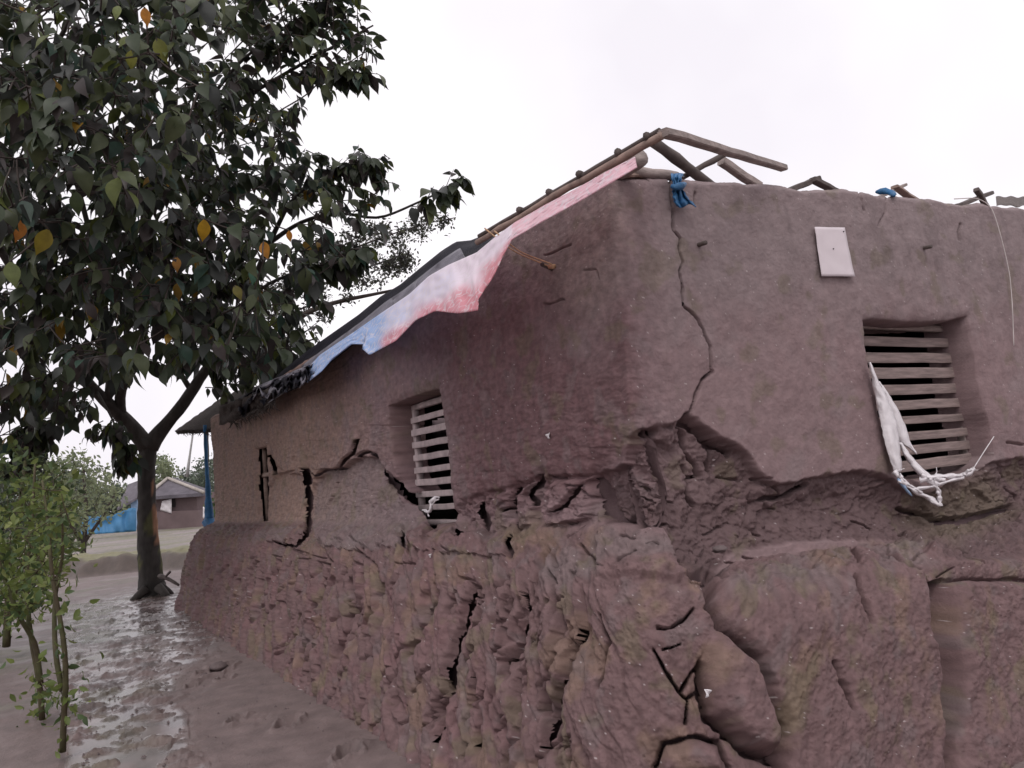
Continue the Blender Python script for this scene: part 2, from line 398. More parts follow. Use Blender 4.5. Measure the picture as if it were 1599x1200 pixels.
# drawn cracks: (points, half width px, depth m, pillow amplitude)
CR = [
 ([(1047, 323), (1050, 361), (1060, 373), (1058, 395), (1066, 411), (1058, 426), (1066, 451), (1067, 476), (1088, 498), (1100, 514), (1111, 542), (1112, 575), (1115, 580), (1097, 592), (1085, 625), (1077, 648)], 1.7, .06, 0),
 ([(1045, 282), (1048, 300), (1047, 323)], 1.8, .03, 0),
 ([(1077, 661), (1091, 707), (1108, 721), (1115, 742), (1097, 746), (1094, 769), (1105, 792)], 2.6, .05, .01),
 ([(1077, 650), (1120, 692), (1150, 706)], 5, .06, 0),
 ([(1122, 687), (1126, 721), (1130, 735)], 2.6, .05, 0),
 ([(1090, 725), (1098, 745)], 2.2, .04, 0),
 ([(1031, 741), (1014, 744), (1009, 763), (995, 786), (990, 800)], 4, .08, .02),
 ([(919, 749), (924, 778), (932, 800), (949, 814), (985, 816)], 6.5, .16, .02),
 ([(988, 690), (996, 680), (1012, 672), (1030, 676)], 6, .06, 0),
 ([(1204, 778), (1233, 778), (1255, 766), (1272, 756)], 3, .05, 0),
 ([(1040, 820), (1052, 845), (1064, 876), (1084, 893), (1112, 890)], 5, .09, .02),
 ([(1420, 795), (1470, 815), (1520, 810), (1599, 790)], 4, .05, .01),
 ([(431, 730), (444, 739), (458, 736), (459, 714)], 1.5, .04, 0),
 ([(470, 733), (488, 743), (500, 733), (522, 732), (534, 718), (550, 708), (555, 689)], 2.0, .09, 0),
 ([(555, 714), (575, 705), (581, 718)], 3, .09, 0),
 ([(578, 714), (588, 743), (606, 752), (622, 771), (644, 786), (660, 805), (668, 818)], 6.5, .25, 0),
 ([(472, 736), (475, 758), (480, 799), (483, 833), (456, 849), (434, 849)], 2.0, .10, .0),
 ([(473, 738), (477, 756)], 5.5, .16, 0),
 ([(416, 711), (424, 728), (428, 743)], 2.6, .10, 0),
 ([(515, 757), (512, 790)], 1.6, .03, 0),
 ([(706, 822), (725, 828), (733, 826)], 4.5, .12, .0),
 ([(747, 786), (748, 803), (755, 820)], 5, .10, .01),
 ([(803, 761), (797, 793), (799, 822)], 4, .09, .01), ([(797, 793), (781, 799)], 3, .05, 0),
 ([(838, 743), (825, 774), (835, 790)], 3.5, .07, .01), ([(870, 800), (885, 790), (900, 760)], 3, .05, .01),
 ([(795, 832), (794, 867)], 2.6, .05, .01), ([(851, 857), (844, 881), (830, 906)], 2.6, .05, .01),
 ([(630, 826), (632, 852)], 2.6, .05, 0), ([(864, 856), (862, 880)], 2, .03, 0), ([(934, 835), (933, 870)], 1.6, .03, 0),
 ([(731, 908), (717, 941), (715, 969), (701, 997), (694, 1032), (687, 1085), (676, 1116), (668, 1160)], 3.6, .12, .03),
 ([(813, 923), (813, 955), (802, 983), (795, 1007), (780, 1032), (780, 1050)], 3.6, .12, .03),
 ([(869, 948), (869, 976), (862, 1004)], 3, .07, .015),
 ([(897, 980), (885, 1018), (876, 1056), (855, 1095), (841, 1130), (836, 1170)], 3.6, .12, .03),
 ([(727, 1056), (729, 1095), (736, 1130), (729, 1165)], 3.6, .10, .02),
 ([(781, 1130), (780, 1165), (778, 1200)], 4.5, .10, .02),
 ([(564, 895), (554, 948), (533, 965)], 3, .07, .015), ([(514, 900), (508, 920)], 3, .06, .01),
 ([(613, 1088), (617, 1112)], 4, .10, .01), ([(795, 1060), (797, 1116)], 3, .06, .01),
 ([(645, 1000), (631, 1023)], 3.5, .07, .01), ([(573, 1025), (571, 1056)], 2.6, .06, .01),
 ([(435, 940), (434, 978)], 4.5, .12, .01), ([(470, 1000), (466, 1040)], 3, .07, .01), ([(660, 920), (655, 960)], 2.6, .06, .01),
 ([(1446, 915), (1460, 969), (1470, 1018), (1477, 1060), (1476, 1088), (1484, 1130), (1484, 1179), (1478, 1230)], 7, .10, .0),
 
 ([(1111, 899), (1116, 945), (1130, 976), (1151, 1004), (1179, 1028), (1195, 1060), (1200, 1095), (1218, 1135), (1225, 1200)], 6.5, .15, .03),
 ([(1331, 910), (1338, 940), (1350, 972)], 3, .05, .02), ([(1295, 1035), (1306, 1070), (1322, 1105)], 3, .05, .02),
 ([(1021, 1016), (1041, 1050), (1060, 1078), (1074, 1095), (1070, 1130)], 2.1, .08, .015),
 ([(1095, 1032), (1076, 1058), (1066, 1078)], 2.2, .08, .01), ([(1091, 1081), (1074, 1092)], 2.2, .06, .01),
 ([(1025, 980), (1050, 978), (1067, 969), (1085, 948)], 1.8, .06, .012), ([(1035, 1013), (1063, 1007)], 1.4, .05, .0),
 ([(1095, 1040), (1100, 1090), (1108, 1118), (1140, 1150), (1175, 1178), (1212, 1186)], 6, .12, .05),
 ([(930, 960), (945, 1000), (935, 1040), (928, 1075)], 2.2, .04, .015),
 ([(1020, 1200), (1035, 1165), (1080, 1150), (1125, 1160), (1140, 1200)], 3.4, .08, .03),
 ([(1480, 905), (1540, 902), (1600, 905), (1660, 910)], 3, .03, .03),
 ([(1498, 350), (1496, 362), (1499, 374)], 1.8, .03, 0), ([(1085, 302), (1086, 318)], 1.6, .02, 0),
 ([(850, 399), (870, 392), (888, 384)], 1.3, .015, 0), ([(910, 421), (930, 420), (936, 436)], 1.3, .015, 0), ([(850, 476), (880, 469)], 1.6, .02, 0),
 ([(1385, 300), (1385, 330), (1370, 352)], 1.2, .012, 0), ([(1340, 300), (1352, 330)], 1.2, .012, 0),
 ([(1575, 690), (1600, 693)], 2, .03, 0), ([(1380, 865), (1410, 880), (1440, 890)], 4, .06, .02), ([(1240, 870), (1300, 880)], 2.5, .03, .02),
]
CUTC = gapc.astype(bool)
def proud(poly, h, soft):
    global D
    D = D+h*sstep(3, -soft, sdf(JU2, JV2, poly))
proud([(1098, 1036), (1130, 976), (1151, 1004), (1179, 1028), (1195, 1060), (1200, 1095), (1216, 1135), (1212, 1180), (1175, 1176), (1140, 1150), (1108, 1118), (1100, 1090)], .08, 20)
proud([(935, 818), (1040, 820), (1058, 862), (1080, 893), (1060, 905), (934, 900)], .03, 6)
proud([(1112, 898), (1150, 872), (1250, 862), (1380, 855), (1445, 890), (1452, 969), (1469, 1060), (1476, 1240), (1228, 1240), (1218, 1135), (1200, 1095), (1179, 1028), (1130, 976)], .05, 16)
proud([(1482, 905), (1720, 905), (1720, 1300), (1486, 1300), (1496, 1110), (1490, 1000)], .05, 14)
proud([(1020, 1215), (1035, 1165), (1080, 1150), (1125, 1160), (1140, 1215)], .06, 22)
GROW = 1.15
rc = random.Random(5)
for _ in range(150):                 # short rain cracks all over the long plinth face
    u0 = rc.uniform(320, 900); yt = 850+(u0-300)*.06; yb = min(1190, 950+(u0-300)*.80)
    v0 = rc.uniform(yt+15, yb-30); ln = rc.uniform(10, 26)*(1+(u0-300)/500); hw_ = rc.uniform(.7, 1.5)*(1+(u0-300)/900)
    pts_ = [(u0, v0)]; u_, v_ = u0, v0
    for _k in range(4):
        u_ += rc.uniform(-.75, .25)*ln*.28; v_ += ln*.26; pts_.append((u_, v_))
    CR.append((pts_, hw_*1.25, .04, .007))
for _ in range(60):                  # and short level ones on the ledge and broken wall foot
    u0 = rc.uniform(420, 1590); v0 = rc.uniform(742, 905) if u0 > 700 else rc.uniform(830, 880); ln = rc.uniform(8, 30); u_, v_ = u0, v0; pts_ = [(u0, v0)]
    sl_ = rc.choice((-.5, .1, .4, 1.5))
    for _k in range(3): u_ += ln*.33; v_ += sl_*ln*.33*rc.uniform(.3, 1.4); pts_.append((u_, v_))
    CR.append((pts_, rc.uniform(.9, 1.9), .03, .004))
for pts, hw, dep, pil in CR:
    a = np.array(pts); pad = max(50, hw*6)
    msk = (U > a[:, 0].min()-pad) & (U < a[:, 0].max()+pad) & (V > a[:, 1].min()-pad) & (V < a[:, 1].max()+pad)
    uu, vv = JU3[msk], JV3[msk]
    dd = seg_dist(uu, vv, pts)
    wv = hw*(.9+.5*perlin(uu/15, vv/15, 60))
    graz = np.where(S0[msk] < 0, .030, .055)
    if a[:, 0].mean() < 1000 and np.ptp(a[:, 1]) > .55*np.ptp(a[:, 0]) and dep >= .05:       # the near side has sunk, so the gap gapes
        o_ = np.argsort(a[:, 1]); side_ = uu-np.interp(vv, a[o_, 1], a[o_, 0])
        D[msk] -= min(.038, dep*.35)*sstep(-1.5, 1.5, side_)*np.exp(-dd/(hw*4.0+5))
        D[msk] += .012*sstep(1.5, -1.5, side_)*np.exp(-dd/(hw*3.0+4))
        wv = wv*(1.05 if hw < 6 else 1.2)
        tt = np.clip((vv-a[:, 1].min())/(np.ptp(a[:, 1])+1e-6), 0, 1); wv = wv*np.clip(.3+3.2*tt*(1-tt), .3, 1)
    D[msk] -= np.minimum(dep, graz*(1.5 if a[:, 1].mean() > 880 else 1))*sstep(1.5, .5, dd/np.maximum(wv*GROW, .6))
    onpl = (a[:, 1].mean() > 880) and (a[:, 0].mean() < 1000)
    kc = .34 if onpl else .5
    if dep >= .045 and (not onpl or np.ptp(a[:, 1]) > 75): CUTC[msk] |= (dd < np.maximum(kc*wv*GROW, .8))
    if pil: D[msk] -= pil*np.exp(-dd/(hw*3.2))
# random shallow hairline cracks and cavities over the plinth
# rounded vertical arris between wall chunk and the right wall base
# window recesses
WL = [(605, 634), (622, 627), (650, 617), (682, 609), (690, 650), (697, 720), (704, 780), (709, 815), (700, 822), (668, 818), (652, 800), (632, 776), (614, 752), (609, 710), (606, 670)]
WR = [(1352, 500), (1368, 497), (1420, 503), (1470, 502), (1512, 494), (1520, 540), (1534, 620), (1552, 685), (1556, 712), (1540, 735), (1505, 742), (1440, 752), (1402, 745), (1388, 700), (1372, 630), (1358, 560)]
WF = [(397, 701), (413, 696), (417, 745), (415, 814), (404, 817), (399, 760)]
SU = U+1.5*perlin(U/30, V/30, 40); SV = V+1.5*perlin(U/30, V/30, 42)
dL = sdf(SU, SV, WL); dR = sdf(SU, SV, WR); dF = sdf(SU, SV, WF)
front = (Q > .07) & (Q < .60)
cutL = (dL < -2.2) & front & (S0 < 0); cutR = (dR < -3.2) & front & (S0 > 0); cutF = (dF < -.9) & front & (S0 < -4)
rw = .30*np.maximum.reduce([sstep(.6, -2.0, dL)*(S0 < 0), sstep(.6, -3.0, dR)*(S0 > 0), (.10)*sstep(.5, -1.5, dF)*(S0 < -4)])
edge = np.minimum(np.minimum(np.abs(dL), np.abs(dR)), np.abs(dF))
rw += .022*np.exp(-np.clip(np.minimum(np.minimum(dL, dR), dF), 0, None)/5.0)*(rw < .2)
D *= (1-.75*(rw > .05))
Nn = normals(P)
P2 = P+Nn*D[..., None]-OUT*(rec+rw*front)[..., None]
# ---- colours (wet stains, algae, ochre plaster; shade painted into the broken recess)
def stain(poly, soft): return sstep(soft, -soft, sdf(U+9*perlin(SS*5, LEN*5, 70)+5*perlin(SS*22, LEN*22, 73), V+9*perlin(SS*5, LEN*5, 71), poly))
greyp = np.array([.240, .190, .193]); mauve = np.array([.235, .163, .167]); redd = np.array([.135, .072, .077])
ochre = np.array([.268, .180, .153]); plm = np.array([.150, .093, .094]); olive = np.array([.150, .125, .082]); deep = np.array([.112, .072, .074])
Cc = np.zeros((NC, NQ, 3))+mauve
def blend(c, m): 
    global Cc
    m = np.clip(m, 0, 1)[..., None]; Cc = Cc*(1-m)+np.asarray(c)*m
nA, nB = fbm(SS*2.2, LEN*2.2, 80, 4), fbm(SS*6, LEN*5, 81, 4)
blend(greyp, .8*W*sstep(560, 380, V+60*nA))
blend(greyp, .45*sstep(.1, .6, nA))
blend((.205, .135, .143), .75*(1-W)*(1-plinth)); blend(ochre, sstep(640, 470, U+40*nA)*(1-plinth)*(1-W))
blend(redd, (.8+.3*nB)*(1-W)*(1-plinth)*stain([(690, 560), (740, 500), (800, 480), (850, 540), (930, 580), (975, 480), (998, 560), (1000, 650), (985, 700), (920, 760), (720, 800), (715, 700), (700, 620)], 30))
blend(redd, .45*(1-W)*(1-plinth)*stain([(790, 380), (800, 400), (790, 470), (740, 530), (640, 560), (585, 560), (740, 490)], 14))
blend(deep, .25*(1-W)*(1-plinth)*stain([(840, 390), (905, 380), (960, 460), (985, 560), (1000, 650), (930, 640), (880, 560)], 22))
blend(greyp*.8, .4*(1-W)*(1-plinth)*sstep(.15, .5, nB))
blend((.25, .195, .185), .65*(1-W)*(1-plinth)*stain([(800, 385), (960, 280), (985, 290), (985, 440), (930, 500), (860, 470)], 34))
blend(plm, .92*plinth)
blend(np.array([.18, .10, .105]), .5*pl*sstep(-.05, .45, fbm(SS*2.8, LEN*2.8, 84, 3))*sstep(900, 700, U))
blend((.20, .135, .10), .55*plinth*sstep(.15, .55, fbm(SS*3.3, LEN*3.3, 89, 4)))
blend((.185, .15, .15), .5*ledge*sstep(-.1, .3, fbm(SS*2.5, LEN*2.5, 94, 3)))
blend(olive, .5*plinth*sstep(.2, .6, fbm(SS*4.5, LEN*4.5, 85, 4)))
blend(greyp*.66, .45*plinth*sstep(.2, .6, fbm(SS*5, LEN*5, 88, 4)))
blend(deep, .85*np.clip(m1, 0, 1)*(1-.6*sstep(1150, 1090, U)*sstep(800, 760, V)))  # exposed damp core, darkened further to paint in the shade under the broken lip
blend(greyp*.8, .5*m2)
blend(olive, .4*sstep(.3, .6, fbm(SS*4, LEN*4, 86, 4))*(1-plinth))
blend(olive*.9, .5*stain([(1440, 770), (1560, 740), (1600, 800), (1500, 850), (1420, 820)], 20))
strk = fbm(SS*5+.4*perlin(SS*3, LEN*3, 96), LEN*1.1, 95, 3)*(1-plinth)
blend(np.array([.14, .108, .11]), .28*sstep(.15, .6, strk)*sstep(1.1, .2, LEN)); blend(np.array([.25, .20, .205]), .25*sstep(.2, .6, -strk)*sstep(1.4, .3, LEN)*W)
Cc *= (1+(.10+.14*np.maximum(plinth, 1-W))*fbm(SS*22, LEN*22, 87, 4))[..., None]
# straw flecks in the plaster
fl, fl2, fcid = worley(SS*18+LEN*14, LEN*70-SS*22, 90)
Cc = np.where(((fl < .12) & (fcid > .965))[..., None], np.array([.42, .36, .36]), Cc)
# ---- split into objects
idx = np.arange(NC*NQ).reshape(NC, NQ)
quads = np.stack([idx[:-1, :-1], idx[:-1, 1:], idx[1:, 1:], idx[1:, :-1]], -1)
fU = (U[:-1, :-1]+U[1:, 1:])/2; fV = (V[:-1, :-1]+V[1:, 1:])/2; fJU = (JU[:-1, :-1]+JU[1:, 1:])/2; fJV = (JV[:-1, :-1]+JV[1:, 1:])/2
fQ = (Q[:-1, :-1]+Q[1:, 1:])/2; fS = (SS[:-1, :-1]+SS[1:, 1:])/2
cut = (cutL | cutR | cutF); cutf = cut[:-1, :-1] & cut[1:, 1:] & cut[:-1, 1:] & cut[1:, :-1]
ci = CUTC.astype(int); cutf |= (ci[:-1, :-1]+ci[1:, 1:]+ci[:-1, 1:]+ci[1:, :-1]) >= 2
lab = np.where(fQ < .53, np.where(fS < 0, 1, 2), 3)          # 1 long wall, 2 end wall, 3 plinth
blocks = {   # slumped pieces that stand apart: name, polygon, label
 10: [(1112, 898), (1150, 862), (1250, 846), (1331, 852), (1334, 915), (1350, 972), (1322, 1020), (1330, 1110), (1340, 1240), (1228, 1240), (1218, 1135), (1200, 1095), (1195, 1060), (1179, 1028), (1151, 1004), (1130, 976), (1116, 945)],
 11: [(1331, 852), (1380, 842), (1450, 870), (1440, 915), (1452, 969), (1461, 1018), (1469, 1060), (1467, 1088), (1476, 1130), (1476, 1179), (1470, 1240), (1340, 1240), (1330, 1110), (1322, 1020), (1350, 972), (1334, 915)],
 12: [(1476, 902), (1720, 905), (1720, 1300), (1478, 1300), (1484, 1150), (1490, 1090), (1484, 1020)],
 13: [(1098, 1036), (1130, 976), (1151, 1004), (1179, 1028), (1195, 1060), (1200, 1095), (1218, 1135), (1212, 1186), (1175, 1178), (1140, 1150), (1108, 1118), (1100, 1090)],
 14: [(1020, 1210), (1035, 1165), (1080, 1150), (1125, 1160), (1140, 1210)],
 15: [(935, 818), (1040, 820), (1058, 862), (1080, 893), (1030, 905), (934, 890)],
 16: [(731, 908), (813, 923), (813, 955), (802, 983), (780, 1032), (727, 1056), (694, 1032), (701, 997), (715, 969), (717, 941)],
 17: [(813, 923), (869, 948), (862, 1004), (885, 1018), (876, 1056), (855, 1095), (797, 1116), (780, 1050), (795, 1007), (813, 955)],
 18: [(897, 980), (930, 960), (1021, 1016), (1060, 1078), (1070, 1130), (1020, 1210), (930, 1210), (836, 1170), (855, 1095), (876, 1056)],
 20: [(486, 748), (500, 736), (530, 729), (560, 713), (580, 716), (592, 745), (620, 775), (650, 800), (664, 820), (640, 824), (632, 852), (560, 856), (500, 850), (488, 820), (481, 780)],
 21: [(1077, 650), (1091, 707), (1108, 721), (1115, 742), (1097, 746), (1094, 769), (1105, 792), (1040, 815), (1000, 790), (1014, 744), (1000, 720), (1030, 676)],
 22: [(1077, 650), (1135, 700), (1165, 715), (1215, 765), (1204, 790), (1105, 792), (1094, 769), (1097, 746), (1115, 742), (1108, 721), (1091, 707)],
 24: SLB[0], 25: SLB[1], 26: SLB[2],
 23: [(432, 738), (470, 740), (481, 799), (483, 833), (434, 849), (420, 849), (416, 760)],
}
for k, poly in blocks.items():
    ins = inpoly(fJU, fJV, poly)
    if k < 20: ins &= (lab == 3) | ((k == 15))
    else: ins &= (lab < 3)
    lab = np.where(ins, k, lab)
lab = np.where(cutf, 0, lab)
house = empty('mud_house', (2.5, 5, 0), 'cracked brown mud-walled house on a crumbling mud plinth, its roof blown off', 'house')
HL = Vector((2.5, 5, 0))
def surf(name, k, parent):
    sel = quads[lab == k].reshape(-1, 4)
    if not len(sel): return None
    ids, inv = np.unique(sel, return_inverse=True); inv = inv.reshape(-1, 4)
    vv = P2.reshape(-1, 3)[ids].astype(np.float32); cc_ = Cc.reshape(-1, 3)[ids]
    me = bpy.data.meshes.new(name)
    me.vertices.add(len(ids)); me.vertices.foreach_set('co', vv.ravel())
    me.loops.add(len(inv)*4); me.loops.foreach_set('vertex_index', inv.astype(np.int32).ravel())
    me.polygons.add(len(inv)); me.polygons.foreach_set('loop_start', np.arange(0, len(inv)*4, 4, dtype=np.int32))
    me.polygons.foreach_set('use_smooth', np.ones(len(inv), bool))
    me.update(calc_edges=True); me.validate()
    a = me.color_attributes.new('Col', 'FLOAT_COLOR', 'POINT')
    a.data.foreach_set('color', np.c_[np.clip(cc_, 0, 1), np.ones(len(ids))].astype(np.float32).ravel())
    return link_mesh(name, me, M_mud, parent)
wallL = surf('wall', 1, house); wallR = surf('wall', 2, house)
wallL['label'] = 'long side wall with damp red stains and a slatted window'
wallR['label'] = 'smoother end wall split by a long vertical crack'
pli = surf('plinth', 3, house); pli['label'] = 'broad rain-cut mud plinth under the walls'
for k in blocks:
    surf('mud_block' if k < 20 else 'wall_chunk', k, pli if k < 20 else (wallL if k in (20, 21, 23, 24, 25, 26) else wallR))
# back walls (never seen from the front, they close the house)
mb = MB()
def slab(mb, p, qq, z0, z1, t):
    beam(mb, (p[0], p[1], (z0+z1)/2), (qq[0], qq[1], (z0+z1)/2), t, z1-z0, jit=0, segs=2)
slab(mb, (3.6, Y_END+.17), (X_END, Y_END-.02), 0, 2.9, .3); slab(mb, (X_END, Y_END), (X_END, .2), 0, 2.95, .3)
bw = MB(); bw.v = mb.v; bw.f = mb.f; bw.c = [(.2, .15, .16, 1)]*len(mb.v)
bw.build('back_wall', M_mud, house)
mb = MB(); mb.add([(.1, .1, 1.0), (X_END, .1, 1.0), (X_END, Y_END, 1.0), (.1, Y_END, 1.0)], [(0, 1, 2, 3)], (.16, .12, .12)); mb.build('house_floor', M_mud, house)

# rammed core seen at the bottom of the open cracks
st = 5
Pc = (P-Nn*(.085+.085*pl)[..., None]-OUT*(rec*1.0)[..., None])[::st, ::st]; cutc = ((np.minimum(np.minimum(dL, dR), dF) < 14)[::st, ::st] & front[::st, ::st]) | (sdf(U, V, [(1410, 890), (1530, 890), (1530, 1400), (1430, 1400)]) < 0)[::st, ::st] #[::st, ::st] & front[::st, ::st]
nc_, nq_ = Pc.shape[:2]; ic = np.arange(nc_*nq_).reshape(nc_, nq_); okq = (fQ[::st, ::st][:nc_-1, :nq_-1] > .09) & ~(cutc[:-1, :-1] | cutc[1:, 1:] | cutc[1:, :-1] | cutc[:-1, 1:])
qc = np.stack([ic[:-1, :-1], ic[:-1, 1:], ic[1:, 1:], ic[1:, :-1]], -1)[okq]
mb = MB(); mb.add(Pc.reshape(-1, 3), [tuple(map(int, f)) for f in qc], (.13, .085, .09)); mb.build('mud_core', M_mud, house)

# ------------------------------------------------------------------ windows
def zy(u, v, axis, val): return onp(u, v, axis, val)
# left window, in the plane x = .2
def window(axis, val, edge_px, slat_px, other, near, u_ref, matf, nm):
    # edge_px: stile seen (top, bottom); 'near' = coordinate hidden behind the near jamb
    a, b = onp(*edge_px[0], axis, val), onp(*edge_px[1], axis, val)
    k = 1-axis
    e = (a[k]+b[k])/2; sgn = 1 if near > e else -1
    zt, zb = a[2]+.01, b[2]-.03
    fr = MB()
    def pt(c, z, dd=0): 
        p = [0, 0, z]; p[axis] = val+dd; p[k] = c; return p
    upv = (1, 0, 0) if axis == 0 else (0, 1, 0)
    beam(fr, pt(e, zb), pt(e, zt), .045, .05, up=upv, jit=.002)
    beam(fr, pt(near, zb), pt(near, zt), .045, .05, up=upv, jit=.002)
    beam(fr, pt(e-sgn*.02, zt+.02), pt(near+sgn*.02, zt+.02), .045, .05, up=upv, jit=.002)
    beam(fr, pt(e-sgn*.02, zb-.02), pt(near+sgn*.02, zb-.02), .045, .05, up=upv, jit=.002)
    win = fr.build('window', matf, house); win['label'] = nm
    for (u, v0, v1, tl) in slat_px:
        c0, c1 = onp(u, v0, axis, val-.03), onp(u, v1, axis, val-.03)
        z = (c0[2]+c1[2])/2; h = abs(c0[2]-c1[2])
        s = MB(); beam(s, pt(e-sgn*.005, z+tl, -.038), pt(near, z-tl, -.038), .014, h*(1.05 if axis == 0 else 1.18), up=(0, 0, 1), jit=.0022, segs=6)
        s.build('slat', M_slat if axis == 0 else M_slat2, win, smooth=False)
    return win
ys = [(646, 653, 661.5), (648, 672, 681.5), (650, 692, 701), (653, 711, 720), (655, 731, 739.5), (658, 749.5, 759), (661, 768, 776.5), (664, 788, 796)]
nearY = onp(716, 700, 0, .2)[1]-.25
window(0, .2, ((641, 645), (668, 806)), [(u, a, b, random.uniform(-.006, .006)) for u, a, b in ys], None, nearY, 0, M_slat, 'narrow slatted window beside the diagonal crack')
ys = [(1415, 529, 541), (1415, 553, 566), (1417, 576, 590), (1425, 602, 615), (1430, 626, 638), (1440, 650, 660), (1450, 674, 685), (1455, 694, 706), (1460, 716, 730)]
nearX = onp(1345, 600, 1, .2)[0]-.12
window(1, .2, ((1481, 522), (1508, 738)), [(u, a, b, random.uniform(-.006, .006)) for u, a, b in ys], None, nearX, 0, M_wood, 'slatted window with the torn white sack')
# small far window: frame bar and upright
a, b = onp(405, 700, 0, .12), onp(408, 814, 0, .12)
fr = MB(); beam(fr, (.12, a[1]-.25, a[2]), (.12, a[1]-.25, b[2]), .05, .05, up=(1, 0, 0), jit=.002)
m_ = onp(405, 744, 0, .10); beam(fr, (.10, m_[1]-.9, m_[2]), (.10, m_[1]+.7, m_[2]), .05, .05, jit=.002)
fr.build('window', M_bamboo, house)['label'] = 'small broken opening near the far corner'

# ------------------------------------------------------------------ roof remains
ZT = tp[0, 2]
def pole(name, pts, r, m=M_bamboo, parent=house, n=10, nodes=True):
    mb = MB(); L = sum((Vector(pts[i+1])-Vector(pts[i])).length for i in range(len(pts)-1))
    ns = max(8, int(L/.12)); pp = resample([tuple(p) for p in pts], ns)
    rr = [r*(1.0+(.14 if nodes and i % 4 == 2 else 0)+random.uniform(-.04, .04)) for i in range(ns)]
    pp[1:-1] += np.array([[random.uniform(-1, 1)*r*.18 for _ in range(3)] for _ in range(ns-2)])
    tube(mb, pp, rr, n); return mb.build(name, m, parent)
XE = -.16                         # eave line stands a little in front of the wall
def ev(u, v, x=XE): return onp(u, v, 0, x)
a, b = ev(1037, 207), ev(560, 500)
pole('eave_pole', [ev(1034, 212), ev(900, 287), ev(745, 379)], .017)
pole('eave_pole', [ev(1030, 204), ev(900, 281), ev(748, 369)], .012, M_darkwood)
for (u, v) in ((1010, 213), (965, 238), (905, 272), (858, 300), (812, 328)):    # knots where the battens cross the eave pole
    p = ev(u, v); mb = MB(); tube(mb, [p+np.array([-.02, -.02, -.01]), p+np.array([.06, .03, .0])], [.018, .02], 8, wob=.1); mb.build('batten_end', M_darkwood, house)
yb = 0.05
def rw_(u, v, y=yb): return onp(u, v, 1, y)
P0 = ev(1035, 207)
mb = MB(); q1 = onp(1224, 263, 1, .06); beam(mb, P0+np.array([0, 0, .0]), q1, .05, .034, jit=.003, segs=9); mb.build('verge_board', M_wood, house, smooth=False)
pole('rafter', [onp(1020, 222, 1, .10), onp(1100, 283, 1, .16), onp(1130, 306, 1, .2)], .028, M_darkwood)
pole('brace', [onp(1142, 236, 1, .12), onp(1058, 281, 1, .2), onp(1040, 292, 1, .22)], .016, M_darkwood)
mb = MB(); beam(mb, onp(1126, 251, 1, .22), onp(1185, 292, 1, .25), .05, .05, jit=.003); mb.build('rafter', M_wood, house, smooth=False)
pole('short_log', [ev(938, 288, .10), ev(1000, 246, .04)], .042, M_wood, n=12, nodes=False)
pole('wall_plate', [onp(965, 262, 1, .02), onp(1000, 270, 1, .02), onp(1056, 276, 1, .02)], .026, M_wood, nodes=False)
mb = MB(); beam(mb, onp(962, 268, 1, -.0), onp(1010, 274, 1, .06), .05, .05, jit=.004); mb.build('timber_offcut', M_bamboo, house, smooth=False)
# debris along the top of the end wall
mb = MB(); beam(mb, onp(1228, 300, 1, .15), onp(1276, 280, 1, .2), .05, .035, jit=.004); mb.build('broken_board', M_darkwood, house, smooth=False)
mb = MB(); beam(mb, onp(1268, 281, 1, .16), onp(1306, 300, 1, .2), .05, .03, jit=.004); mb.build('broken_board', M_darkwood, house, smooth=False)
mb = MB(); beam(mb, onp(1366, 312, 1, .12), onp(1412, 289, 1, .2), .04, .02, jit=.003); mb.build('broken_board', M_wood, house, smooth=False)
mb = MB(); beam(mb, onp(1396, 292, 1, .14), onp(1430, 314, 1, .2), .05, .02, jit=.003); mb.build('broken_board', M_bamboo, house, smooth=False)
mb = MB(); beam(mb, onp(1488, 324, 1, .15), onp(1544, 303, 1, .25), .08, .03, jit=.004); mb.build('broken_board', M_darkwood, house, smooth=False)
mb = MB(); beam(mb, onp(1524, 296, 1, .16), onp(1548, 334, 1, .2), .04, .035, jit=.004); mb.build('broken_board', M_darkwood, house, smooth=False)
# unseen dark sheet added inside the wall tops to keep light out of the rooms
def sheet(fn, nu, nv, thick=0.004):
    g = np.array([[fn(i/(nu-1), j/(nv-1)) for j in range(nv)] for i in range(nu)])
    a = np.gradient(g, axis=0); b = np.gradient(g, axis=1); n = np.cross(a, b); n /= np.linalg.norm(n, axis=2, keepdims=True)+1e-9
    top = g+n*thick/2; bot = g-n*thick/2; mb = MB(); vs = list(top.reshape(-1, 3))+list(bot.reshape(-1, 3)); N = nu*nv; fs = []
    ix = lambda i, j: i*nv+j
    for i in range(nu-1):
        for j in range(nv-1):
            fs.append((ix(i, j), ix(i+1, j), ix(i+1, j+1), ix(i, j+1))); fs.append((N+ix(i, j), N+ix(i, j+1), N+ix(i+1, j+1), N+ix(i+1, j)))
    for i in range(nu-1):
        fs.append((ix(i, 0), N+ix(i, 0), N+ix(i+1, 0), ix(i+1, 0))); fs.append((ix(i, nv-1), ix(i+1, nv-1), N+ix(i+1, nv-1), N+ix(i, nv-1)))
    for j in range(nv-1):
        fs.append((ix(0, j), ix(0, j+1), N+ix(0, j+1), N+ix(0, j))); fs.append((ix(nu-1, j), N+ix(nu-1, j), N+ix(nu-1, j+1), ix(nu-1, j+1)))
    mb.add(vs, fs); return mb
def pn(x, y, s=0): return float(perlin(np.array([x]), np.array([y]), s)[0])
def fn(a, b):
    x, y = .02+a*(X_END-.1), .02+b*(Y_END-.1)
    return (x, y, 2.78-.35*math.sin(math.pi*a)*math.sin(math.pi*b)+.03*pn(x*2, y*2, 5))
sheet(fn, 24, 30).build('room_light_blocker', M_black, house)
